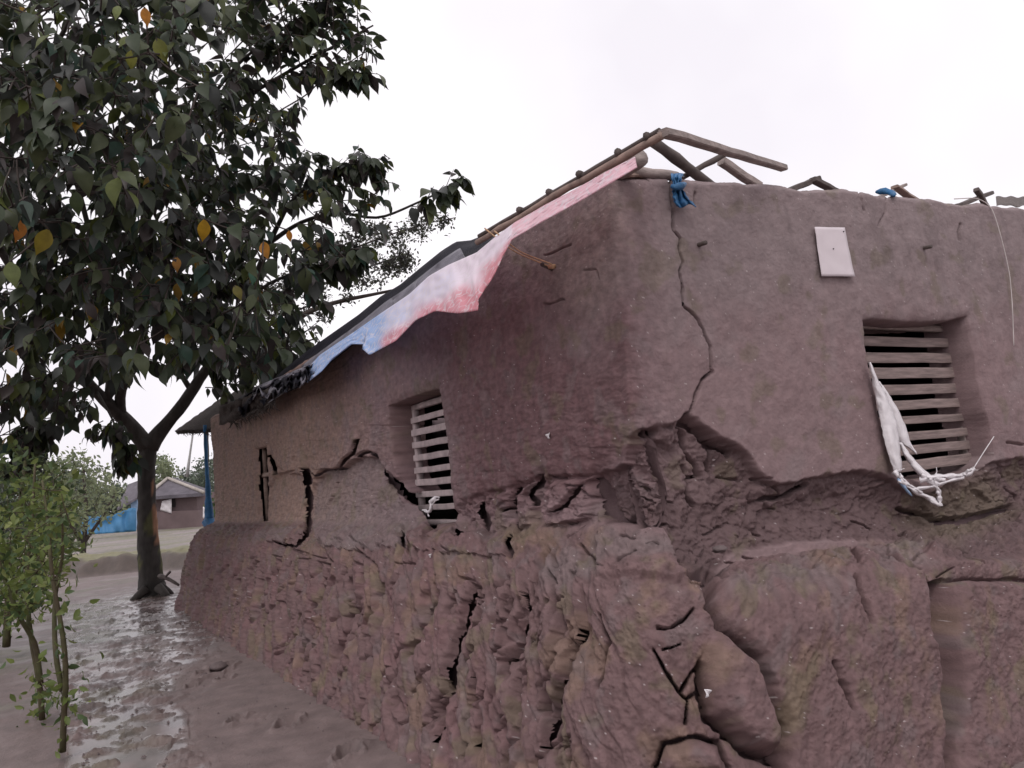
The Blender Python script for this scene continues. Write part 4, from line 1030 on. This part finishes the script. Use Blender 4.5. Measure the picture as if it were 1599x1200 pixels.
for L_ in LIMBS:
    n = max(8, int(sum(math.hypot(L_[i+1][0]-L_[i][0], L_[i+1][1]-L_[i][1]) for i in range(len(L_)-1))/14))
    Pp, Rr = px_limb(L_, n); mb = MB(); rings(mb, Pp, Rr, 0, 9, .06); mb.build('branch', M_bark, tree)
    nodes_ += [(p, r) for p, r in zip(Pp[n//4:], Rr[n//4:])]
nodeP = [np.array(p) for p, r in nodes_]
def in_py(u, v, poly):
    r = False; n = len(poly)
    for i in range(n):
        x0, y0 = poly[i]; x1, y1 = poly[(i+1) % n]
        if (y0 > v) != (y1 > v) and u < (x1-x0)*(v-y0)/(y1-y0)+x0: r = not r
    return r
REG = [  # polygon, clusters, depth range, leaf size
 ([(-330, -260), (430, -160), (440, 30), (400, 110), (330, 200), (300, 330), (330, 420), (300, 560), (230, 590), (150, 590), (60, 630), (-330, 660)], 900, (8.2, 13.2), (.27, .38)),
 ([(-60, -60), (330, -60), (300, 300), (-60, 330)], 190, (6.6, 9.0), (.23, .32)),
 ([(20, 330), (420, 330), (430, 520), (330, 560), (30, 560)], 170, (7.8, 10.2), (.24, .32)),
 ([(300, 200), (440, 130), (450, 230), (520, 290), (590, 340), (590, 400), (520, 420), (470, 520), (430, 570), (330, 580), (300, 400)], 180, (9.6, 13), (.26, .36)),
 ([(360, 40), (560, 20), (590, 60), (560, 110), (470, 150), (440, 220), (380, 220), (340, 140)], 56, (9.0, 10.2), (.20, .28)),
 ([(430, -40), (540, -40), (530, 20), (440, 40)], 22, (9.2, 9.8), (.17, .24)),
 ([(470, 235), (600, 245), (612, 300), (560, 330), (480, 320)], 20, (11, 11.8), (.22, .28)),
 ([(-40, 600), (120, 600), (150, 640), (60, 680), (-40, 690)], 40, (10.4, 12.4), (.22, .30)),
 ([(0, 660), (90, 660), (60, 740), (0, 745)], 9, (11, 12), (.22, .28)),
 ([(140, 640), (200, 640), (210, 720), (160, 700)], 7, (12, 12.8), (.20, .26)),
 ([(320, 550), (430, 530), (500, 505), (505, 550), (430, 590), (340, 618)], 36, (11.6, 13), (.22, .28)),
]
holes = [(150, 52, 14), (385, 175, 16), (70, 230, 10), (205, 190, 10), (470, 190, 18), (120, 395, 8), (60, 480, 12), (250, 600, 22), (232, 640, 34), (180, 110, 7), (260, 175, 10), (300, 460, 6), (345, 210, 10), (30, 130, 8), (150, 300, 8), (330, 330, 6)]
# 'mesh library' of leaves that are objects of their own
lib = []
for c, w_ in LEAFCOL:
    for k in range(3):
        vs, fs = leaf_geo(1, random.uniform(.42, .54), random.uniform(.05, .4), random.uniform(.3, 1.0), random.uniform(-.5, .5))
        m_ = MB(); m_.add(vs, fs, c); me_ = m_.mesh('leaf'); me_.materials.append(M_leaf); lib.append((c, me_))
allleaf = []      # (pixel size, base, rot, length, colour)
twmb = MB()
def add_cluster(c, size, nl, tdir, tl):
    # twig
    p0 = c; p1 = c+tdir*tl
    mid = (p0+p1)/2+np.array([0, 0, .06*tl])
    pts = smooth_line([p0, mid, p1], 6)
    tube(twmb, pts, list(np.linspace(.009, .004, 6)), 4, caps=False)
    for i in range(nl):
        t = (i+.5)/nl; t = t if rnd() > .15 else rnd(); b = p0+(p1-p0)*t+np.array([0, 0, .24*tl*t*(1-t)])
        ph = i*2.4+rnd()
        sx = np.cross(tdir, [0, 0, 1]); sx /= np.linalg.norm(sx)+1e-6; sy = np.cross(tdir, sx)
        d = tdir*(.35+.5*t)+(sx*math.cos(ph)+sy*math.sin(ph)*.5)*.85+np.array([0, 0, -.75])
        d /= np.linalg.norm(d)
        nrm = np.array([0, 0, 1.0])+.55*rdir()
        L_ = random.uniform(size[0]*.75, size[1])*(1.1-.4*abs(t-.5))
        pet = b+d*.03
        allleaf.append([b+d*.02, orient(d, nrm), L_, pickcol(LEAFCOL)])
def connect(c, r=.010):
    arr = np.array(nodeP); dd = np.linalg.norm(arr-c, axis=1); j = int(np.argmin(dd)); a_ = arr[j]
    if dd[j] > .05:
        mid = (a_+c)/2+np.array([0, 0, -.04*dd[j]])+rdir()*.05*dd[j]
        tube(twmb, smooth_line([a_, mid, c], 6), list(np.linspace(min(.02, .007+.006*dd[j]), .008, 6)), 5, caps=False)
        nodeP.append(mid); 
    nodeP.append(c)
    return a_
cands = []
for poly, n, (z0, z1), size in REG:
    us = [p[0] for p in poly]; vs_ = [p[1] for p in poly]; k = 0
    while k < n:
        u, v = random.uniform(min(us), max(us)), random.uniform(min(vs_), max(vs_))
        if not in_py(u, v, poly): continue
        if any(math.hypot(u-a_, v-b_) < r_ for a_, b_, r_ in holes): continue
        k += 1; cands.append((np.array(atz(u, v, random.uniform(z0, z1))), size))
hub = np.array(atz(230, 420, 12.4))
cands.sort(key=lambda c: np.min(np.linalg.norm(np.array(nodeP[:len(nodes_)])-c[0], axis=1)))
for c, size in cands:
    a_ = connect(c)
    out = (c-hub); out /= np.linalg.norm(out)+1e-6
    td = out*.8+rdir()*.7+np.array([0, 0, -.05]); td /= np.linalg.norm(td)
    add_cluster(c-td*.2, size, random.randint(5, 8), td, random.uniform(.3, .55))
for L_ in (LIMBS[6], LIMBS[7], LIMBS[9], LIMBS[10], LIMBS[15], LIMBS[16], LIMBS[12], LIMBS[13]):       # leafy ends of the long boughs
    Pp, Rr = px_limb(L_, 22)
    st = 10 if L_ in (LIMBS[6], LIMBS[7]) else (15 if L_ is LIMBS[9] else 9)
    for i in range(st, 21):
        d = Pp[i+1]-Pp[i]; d = d/np.linalg.norm(d)
        for k in range(2):
            td = d*.7+rdir()*.55; td /= np.linalg.norm(td)
            if L_ is LIMBS[9] and i < 17 and k: continue
            add_cluster(Pp[i], (.23, .31) if L_ in (LIMBS[6], LIMBS[7], LIMBS[15]) else (.30, .40), 4 if L_ is LIMBS[9] else 3, td, random.uniform(.12, .3))
# single yellow leaves that catch the eye
for (u, v, z, L_, c) in ((228, 28, 6.6, .17, (.55, .24, .05)), (30, 362, 7.5, .26, (.42, .16, .03)), (66, 380, 7.2, .30, (.28, .22, .03)), (318, 362, 7.6, .25, (.45, .26, .02)), (414, 392, 8.5, .24, (.50, .22, .04)),
                         (276, 414, 8, .18, (.45, .22, .05)), (262, 530, 8, .15, (.40, .24, .03)), (372, 458, 8.4, .2, (.25, .22, .06)), (452, 370, 9, .15, (.50, .2, .03)), (396, 432, 8.2, .22, (.05, .13, .08)), (340, 545, 8.2, .26, (.10, .13, .04)), (182, 20, 6.6, .15, (.22, .26, .10)), (205, 95, 7, .2, (.2, .2, .03)), (252, 80, 7, .26, (.16, .17, .03)), (282, 40, 7, .2, (.05, .08, .05)), (20, 430, 7.2, .28, (.14, .17, .06)), (120, 320, 7.4, .26, (.06, .09, .03)), (515, 130, 9.4, .26, (.07, .08, .04))):
    b = np.array(atz(u, v, z)); d = np.array([random.uniform(-.4, .4), random.uniform(-.4, .4), -1]); 
    toc = CAMP-b; toc /= np.linalg.norm(toc)
    allleaf.append([b-d/np.linalg.norm(d)*L_*.5, orient(d, toc+.4*rdir()), L_, c, True])
    connect(b-d/np.linalg.norm(d)*L_*.5)
info = []
for i, l in enumerate(allleaf):
    b = l[0]; z = float((b-CAMP)@FW); u, v = proj(np.array([b])); u, v = u[0], v[0]
    inview = -20 < u < 1620 and -20 < v < 1200
    info.append((-(1e3 if len(l) > 4 else 0)-(l[2]/z if inview else 0), i))
info.sort(); single = set(i for _, i in info[:290])
fo = MB()
TL = Vector(tree.location)
for i, l in enumerate(allleaf):
    b, Rm, L_, c = l[:4]
    if i in single:
        best = min(lib, key=lambda q_: sum((a_-b_)**2 for a_, b_ in zip(q_[0], c))+random.uniform(0, 1e-4)) if len(l) < 5 else None
        if best is None:
            vs, fs = leaf_geo(1, .5, .3, .35); m_ = MB(); m_.add(vs, fs, c); me_ = m_.mesh('leaf'); me_.materials.append(M_leaf)
        else: me_ = best[1]
        o = bpy.data.objects.new('leaf', me_); col.objects.link(o); o.parent = tree
        m4 = Matrix([[Rm[r][0]*L_, Rm[r][1]*L_, Rm[r][2]*L_, b[r]-TL[r]] for r in range(3)]+[[0, 0, 0, 1]])
        o.matrix_basis = m4
    else:
        vs, fs = leaf_geo(L_, L_*random.uniform(.42, .54), random.uniform(.05, .4), random.uniform(.3, 1.0), random.uniform(-.5, .5))
        fo.add(vs@Rm.T+b, fs, c)
o = fo.build('foliage', M_leaf, tree); o['kind'] = 'stuff'
o = twmb.build('twigs', M_twig, tree); o['kind'] = 'stuff'
print('leaves', len(allleaf))

# ------------------------------------------------------------------ fine-leaved tree behind the roof
ft = empty('fine_leaved_tree', tuple(onp(395, 880, 2, 0)), 'feathery small-leaved tree showing behind the black roof plastic', 'tree')
def simple_tree(root, mats, limbs, regs, lsz, cols, tw=.006, nl=26, name_leaf='foliage'):
    mbb = MB(); N_ = []
    for L_ in limbs:
        Pp, Rr = px_limb(L_, 20); tube(mbb, Pp, Rr, 7, wob=.05); N_ += [np.array(p) for p in Pp[3:]]
    mf = MB(); mt_ = MB()
    for poly, n, (z0, z1) in regs:
        us = [p[0] for p in poly]; vs_ = [p[1] for p in poly]; k = 0
        while k < n:
            u, v = random.uniform(min(us), max(us)), random.uniform(min(vs_), max(vs_))
            if not in_py(u, v, poly): continue
            k += 1; c = np.array(atz(u, v, random.uniform(z0, z1))); arr = np.array(N_); dd = np.linalg.norm(arr-c, axis=1); j = int(np.argmin(dd)); a_ = arr[j]
            tube(mt_, smooth_line([a_, (a_+c)/2+rdir()*.1*dd[j], c], 5), [tw*1.5, tw*1.4, tw*1.2, tw, tw*.7], 3, caps=False); N_.append(c)
            dirn = (c-a_)/(dd[j]+1e-6)
            for q_ in range(nl):
                b = c-dirn*random.uniform(0, .25)*1.0+rdir()*random.uniform(.02, 1.0)*lsz*2.4
                s_ = lsz*random.uniform(.7, 1.3)
                vs, fs = leaf_geo(s_, s_*.42, .3, .5, 0, 3); mf.add(vs@orient(rdir()+np.array([0, 0, -.3]), rdir()).T+b, fs, pickcol(cols))
    tr = mbb.build('trunk', mats[0], root); o = mf.build(name_leaf, mats[1], root); o['kind'] = 'stuff'
    o = mt_.build('twigs', mats[0], root); o['kind'] = 'stuff'
FC = [((.05, .055, .04), 4), ((.07, .075, .04), 2), ((.04, .035, .035), 3)]
simple_tree(ft, (M_twig, M_leaf), [
  [(395, 880, 19, 9), (400, 700, 19, 8), (415, 560, 19, 7), (440, 500, 19, 5), (485, 483, 19, 4.2), (530, 468, 19, 3.6), (560, 464, 19, 3), (600, 458, 19, 2.4), (640, 448, 19, 1.5)],
  [(415, 560, 19, 4), (450, 460, 19, 3), (520, 440, 19, 2), (580, 415, 19, 1.4), (640, 395, 19, 1)],
  [(450, 460, 19, 3), (520, 400, 19, 2), (600, 370, 19, 1.2), (660, 350, 19, .9), (712, 340, 19, .7)]],
  [([(470, 370), (600, 350), (640, 380), (650, 430), (560, 450), (480, 440)], 120, (18, 20)), ([(590, 350), (650, 335), (715, 335), (700, 365), (620, 385)], 26, (18.5, 19.5)),
   ([(610, 400), (655, 405), (640, 425), (610, 425)], 14, (18.5, 19.5)), ([(480, 440), (560, 450), (540, 500), (500, 505)], 14, (18.5, 19.5)), ([(400, 440), (480, 420), (480, 520), (420, 570)], 50, (18, 20))], .11, FC, .006, 22)

# ------------------------------------------------------------------ young tree and bushes on the left
SC = [((.125, .165, .045), 5), ((.16, .20, .06), 3), ((.07, .11, .04), 4), ((.21, .24, .08), 1)]
M_green = mat('young_leaf', attr=True, rough=.5, var=.2, vscale=4, spec=.4, trans=.4)
M_stem = mat('green_stem', (.075, .06, .035), rough=.7, var=.3, vscale=14, tint=(.07, .075, .03))
sap = empty('sapling', tuple(gp(98, 1172)), 'slender bright green sapling nearest the bottom left, its thin stem rising from wet mud', 'sapling')
simple_tree(sap, (M_stem, M_green), [
  [(98, 1174, 4.85, 5), (99, 1120, 4.85, 4.6), (105, 1050, 4.8, 4.2), (97, 980, 4.8, 3.6), (80, 900, 4.8, 3), (76, 820, 4.9, 2.4), (66, 750, 5, 1.6)],
  [(97, 1080, 4.85, 4), (86, 1020, 4.9, 4), (84, 940, 5, 3), (100, 860, 5, 2.2), (95, 800, 5, 1.6)]],
  [([(20, 760), (110, 750), (125, 860), (100, 930), (30, 920)], 38, (4.5, 5.3)), ([(80, 960), (115, 960), (112, 1060), (84, 1060)], 5, (4.7, 5.0)), ([(88, 1060), (110, 1060), (108, 1130), (90, 1130)], 6, (4.8, 4.9))], .072, SC, .003, 8)
sap2 = empty('sapling', tuple(gp(64, 1122)), 'forked green sapling just left of the slender one, leaning to the left edge', 'sapling')
simple_tree(sap2, (M_stem, M_green), [
  [(66, 1124, 5.7, 4.4), (62, 1060, 5.7, 4.2), (46, 990, 5.7, 3.8), (40, 900, 5.8, 3), (50, 820, 5.9, 2.4), (55, 720, 6, 1.6)],
  [(64, 1070, 5.7, 4), (56, 1000, 5.7, 4), (32, 970, 5.6, 3.4), (5, 900, 5.6, 3), (-15, 830, 5.6, 2)]],
  [([(-30, 760), (90, 740), (100, 900), (60, 960), (-30, 990)], 75, (5.3, 6.6)), ([(48, 1070), (84, 1070), (82, 1124), (52, 1124)], 8, (5.6, 5.8))], .078, SC, .003, 9)
sh = empty('shrub', tuple(gp(15, 1000)), 'leafy green shrub at the left edge behind the saplings', 'shrub')
BC = [((.10, .14, .05), 4), ((.13, .17, .06), 3), ((.06, .09, .04), 4)]
simple_tree(sh, (M_stem, M_green), [
  [(10, 1010, 8.5, 6), (15, 900, 8.5, 5), (30, 800, 8.7, 4), (40, 720, 9, 2.5)], [(15, 900, 8.5, 4), (-20, 800, 8.5, 3), (-30, 740, 8.6, 2)], [(12, 950, 8.5, 4), (60, 860, 8.6, 3), (80, 780, 9, 2)]],
  [([(-60, 720), (40, 690), (110, 740), (120, 830), (70, 960), (-60, 1020)], 150, (7.6, 9.8))], .10, BC, .004, 12)
def bush(lbl, u, v, Z_, limbs, regs, lsz, cols, group=None, nl=12, name='bush', cat='bush'):
    r_ = empty(name, tuple(atz(u, v, Z_)), lbl, cat, group); simple_tree(r_, (M_twig, M_green), limbs, regs, lsz, cols, .008, nl)
MC = [((.20, .23, .13), 4), ((.23, .26, .15), 2), ((.16, .19, .12), 3)]  # greens lightened to put distance haze into the leaf colour
bush('wide yellow-green bush beyond the saplings, left of the far blue tarpaulin', 130, 862, 28, [[(130, 865, 28, 4), (135, 800, 28, 3), (130, 730, 28, 2)], [(130, 850, 28, 3), (90, 790, 28, 2), (80, 740, 28, 1)], [(130, 850, 28, 3), (165, 800, 28, 2), (180, 770, 28, 1)]],
     [([(60, 720), (120, 700), (165, 730), (190, 770), (185, 800), (130, 822), (130, 862), (60, 880)], 210, (26, 30))], .20, MC)
bush('low dark green shrub at the far corner of the house behind the veranda post', 345, 838, 20, [[(345, 842, 20, 3), (345, 810, 20, 2), (344, 780, 20, 1)]],
     [([(334, 780), (352, 768), (364, 800), (362, 838), (336, 838)], 60, (19, 21))], .14, BC)
FT = [((.12, .15, .11), 3), ((.16, .19, .14), 2), ((.10, .12, .10), 3)]
for k, (u0, u1, vt, Z_, lbl) in enumerate(((236, 272, 722, 75, 'hazy yellow-green tree showing just right of the big trunk, behind the far hut'), (268, 310, 742, 90, 'low pale grey-green trees\' crown directly above the far hut ridge'), (302, 346, 722, 85, 'hazy grey-green tree behind the veranda post'), (338, 372, 732, 70, 'thin pale tree between the veranda post and the house corner'), (150, 215, 768, 80, 'flat hazy tree left of the big trunk behind the lean-to'), (40, 150, 740, 70, 'hazy broad tree on the left horizon behind the bushes'), (-60, 50, 745, 75, 'hazy tree at the left edge of the horizon'))):
    um = (u0+u1)/2; vb = 808-(um-250)*.087+18
    vt -= 9; bush(lbl, um, vb, Z_, [[(um, vb, Z_, 2.5), (um+2, (vb+vt)/2, Z_, 2), (um, vt+8, Z_, 1)]],
         [([(u0, vt+25), (u0+(u1-u0)*.25, vt+6), (um, vt), (u1-(u1-u0)*.2, vt+8), (u1, vt+28), (u1-4, vb-8), (u0+4, vb-8)], int(4.2*(u1-u0)), (Z_-3, Z_+3))], .42, FT if k else MC, nl=14, name='far_tree', cat='tree')
# thin leaning pole beyond the hut
mb = MB(); tube(mb, smooth_line([atz(292, 745, 70), atz(297, 705, 70), atz(304, 660, 70)], 6), [.16, .14, .1, .09, .08, .05], 6)
tag(mb.build('tall_pole', mat('pale_pole', (.35, .34, .34), rough=.8)), 'thin pale pole leaning above the far hut', 'pole')

# ------------------------------------------------------------------ far huts
HZ = 58.0
M_farwall = mat('far_mud', (.155, .112, .115), rough=.9, var=.2, vscale=.6)
M_farroof = mat('grey_thatch', (.125, .112, .13), rough=.9, var=.3, vscale=1.5, bump=.05, bscale=8)
def solid(quads_, mb=None):
    mb = mb or MB()
    return mb
def ext(mb, pts, off):                       # polygon outline given a thickness
    n = len(pts); a_ = [np.array(p) for p in pts]; b_ = [p+np.array(off) for p in a_]
    fs = [tuple(range(n)), tuple(range(2*n-1, n-1, -1))]+[(i, n+i, n+(i+1) % n, (i+1) % n) for i in range(n)]
    mb.add(a_+b_, fs)
hut = empty('far_hut', tuple(atz(250, 828, HZ)), 'small far mud hut with a hipped grey thatch roof, seen right of the big trunk', 'hut')
off = fh*5.0
A = lambda u, v, z=HZ: np.array(atz(u, v, z))
mb = MB(); ext(mb, [A(236, 838), A(236, 772), A(306, 770), A(312, 831)], off); mb.build('wall', M_farwall, hut, smooth=False)
mb = MB(); ext(mb, [A(230, 841, HZ-.5), A(232, 800, HZ-.3), A(310, 797, HZ-.3), A(320, 832, HZ-.5)], off*.2); mb.build('plinth', M_farwall, hut, smooth=False)
mb = MB(); e = [A(228, 776, HZ-.6), A(316, 770, HZ-.6), A(330, 766, HZ+5.5), A(215, 772, HZ+5.5)]; r1_, r2_ = A(262, 748, HZ+2.2), A(272, 746, HZ+3.2)
vs = e+[r1_, r2_]; vs2 = [p-np.array([0, 0, .25]) for p in e]
mb.add(vs+vs2, [(0, 1, 5, 4), (1, 2, 5), (2, 3, 4, 5), (3, 0, 4), (0, 6, 7, 1), (1, 7, 8, 2), (2, 8, 9, 3), (3, 9, 6, 0), (9, 8, 7, 6)]); rf = mb.build('roof', M_farroof, hut, smooth=False)
mb = MB(); tube(mb, [A(228, 775, HZ-.7), A(262, 747, HZ+2.1)], .13, 6); tube(mb, [A(262, 747, HZ+2.1), A(318, 769, HZ-.7)], .13, 6)
mb.build('ridge_roll', mat('straw_ridge', (.40, .36, .33), rough=.9), rf)
mb = MB(); ext(mb, [A(262, 779, HZ-.05), A(274, 779, HZ-.05), A(274, 792, HZ-.05), A(262, 792, HZ-.05)], fh*.15-fh*.2); mb.build('window', M_dark, hut, smooth=False)
def fn(a, b):
    u = 253+a*15-3*b*(1-a); v = 783+b*14+5*a*b-4*a*(1-b); return A(u, v, HZ-.35+.1*pn(a*3, b*3, 400))
tag(sheet(fn, 8, 8, .03).build('hanging_cloth', M_white), 'white cloth hung on the wall of the far hut', 'cloth')
lean = empty('lean_to', tuple(atz(200, 830, 52)), 'far grey-roofed lean-to with a pale post directly left of the big trunk', 'lean-to')
mb = MB(); ext(mb, [A(183, 798, 52), A(222, 776, 52), A(222, 752, 55), A(200, 760, 55)], (0, 0, .15)); mb.build('roof', M_farroof, lean, smooth=False)
mb = MB(); ext(mb, [A(204, 786, 52.3), A(214, 780, 52.3), A(216, 828, 52.3), A(206, 826, 52.3)], fh*.3); mb.build('post', M_bluepale, lean, smooth=False)
def fn(a, b):
    u = 126+a*86; top = 808-4*a-10*float(sstep(.5, .9, a))+2.5*pn(a*7, 0, 402); v = top+(836-6*a-top)*b; return A(u, v, 50-.25*b+.35*pn(a*9, b*1.2, 401))
M_tarp = mat('blue_tarpaulin', (.06, .19, .36), rough=.5, var=.25, vscale=.8, bump=.03, bscale=3)
tag(sheet(fn, 30, 10, .05).build('blue_tarpaulin', M_tarp), 'faded blue tarpaulin screen standing beside the far lean-to, left of the big trunk', 'tarpaulin')
tag(sheet(lambda a, b: A(317+a*12, 792+b*18-a, 40+.1*pn(a*3, b*3, 403)), 6, 8, .03).build('hanging_cloth', M_white), 'small white cloth hanging just behind the foot of the veranda post', 'cloth')

# ------------------------------------------------------------------ small things on the mud
for (u, v, ax, val, w_, lbl) in ((1105, 1082, 1, -.56, .014, 'tiny white plastic scrap stuck beside the Y-shaped crack low on the plinth'), (856, 681, 0, -.012, .016, 'small whitish daub stuck on the dark stained side wall'), (672, 868, 0, -.30, .012, 'tiny white scrap lying on the ledge below the left window')):
    p = np.array(onp(u, v, ax, val)); k_ = 1-ax
    def fn(a, b):
        q_ = p.copy(); q_[k_] += (a-.5)*w_*2; q_[2] += (b-.5)*w_*2*(1-.5*a); q_[ax] += -.008*math.sin(a*5+b*3); return q_
    tag(sheet(fn, 6, 6, .003).build('plastic_scrap', M_white), lbl, 'scrap')
M_clod = mat('clod', (.13, .10, .10), rough=.8, var=.2, vscale=12, bump=.006, bscale=50)
def clod(mb, c, r, fl=.6):
    n, m_ = 10, 6; vs = [c+np.array([0, 0, r*fl])]; sd_ = rnd()*50
    for i in range(1, m_):
        for k in range(n):
            t = math.pi*i/m_; a_ = 2*math.pi*k/n; rr = r*(1+.45*pn(math.cos(a_)*1.3+sd_, math.sin(a_)*1.3+t*1.5, 500))
            vs.append(c+np.array([rr*math.sin(t)*math.cos(a_), rr*math.sin(t)*math.sin(a_), rr*fl*math.cos(t)]))
    vs.append(c-np.array([0, 0, r*fl])); fs = [(0, 1+k, 1+(k+1) % n) for k in range(n)]
    for i in range(m_-2):
        for k in range(n): fs.append((1+i*n+k, 1+(i+1)*n+k, 1+(i+1)*n+(k+1) % n, 1+i*n+(k+1) % n))
    L_ = len(vs)-1; fs += [(L_, 1+(m_-2)*n+(k+1) % n, 1+(m_-2)*n+k) for k in range(n)]
    mb.add(vs, fs)
for (u, v, r, lbl) in ((340, 1044, .085, 'flat mud clod beside the footprints in the smooth mud'), (318, 1056, .04, 'small mud clod left of the flat one'), (1124, 860, .035, 'pale mud lump lying in the gap at the foot of the cracked corner'), (424, 1024, .045, 'dark wet clod at the foot of the plinth')):
    c = np.array(onp(u, v, 2, .0)) if v > 1000 else np.array(onp(u, v, 1, -.16)); mb = MB(); clod(mb, c+np.array([0, 0, r*.2]), r, .45); tag(mb.build('mud_clod', M_clod), lbl, 'clod')
mb = MB()
for k in range(380):                # crumbs along the plinth foot and over the trampled strip
    u, v = random.uniform(110, 620), random.uniform(930, 1210)
    if v > 950+(u-300)*.83+6: 
        p = np.array(onp(u, v, 2, 0)); 
        if p[0] > -.62: continue
    p = np.array(onp(u, v, 2, 0)); r = random.uniform(.005, .014)
    if rnd() < .55 and not in_py(u, v, track): continue
    a_ = [p+np.array([math.cos(t)*r*random.uniform(.6, 1.3), math.sin(t)*r*random.uniform(.6, 1.3), -.005]) for t in (0, 1.3, 2.6, 3.9, 5.1)]; mb.add(a_+[p+np.array([0, 0, r*.8])], [(i, (i+1) % 5, 5) for i in range(5)])
tag(mb.build('mud_crumbs', M_clod, smooth=False), 'crumbs of wet mud scattered over the trampled ground', 'mud crumbs', kind='stuff')
mb = MB(); b0 = gp(252, 905)
tube(mb, smooth_line([atz(250, 900, 13.2), atz(266, 905, 13.0), atz(279, 914, 12.9)], 6), [.05, .045, .035, .03, .025, .02], 7, wob=.15)
tube(mb, smooth_line([atz(258, 903, 13.1), atz(262, 896, 13.0), atz(266, 893, 13.0)], 5), [.02]*5, 6, wob=.15)
tag(mb.build('fallen_stick', M_darkwood), 'dark broken stick leaning at the foot of the big trunk', 'stick')
o = None
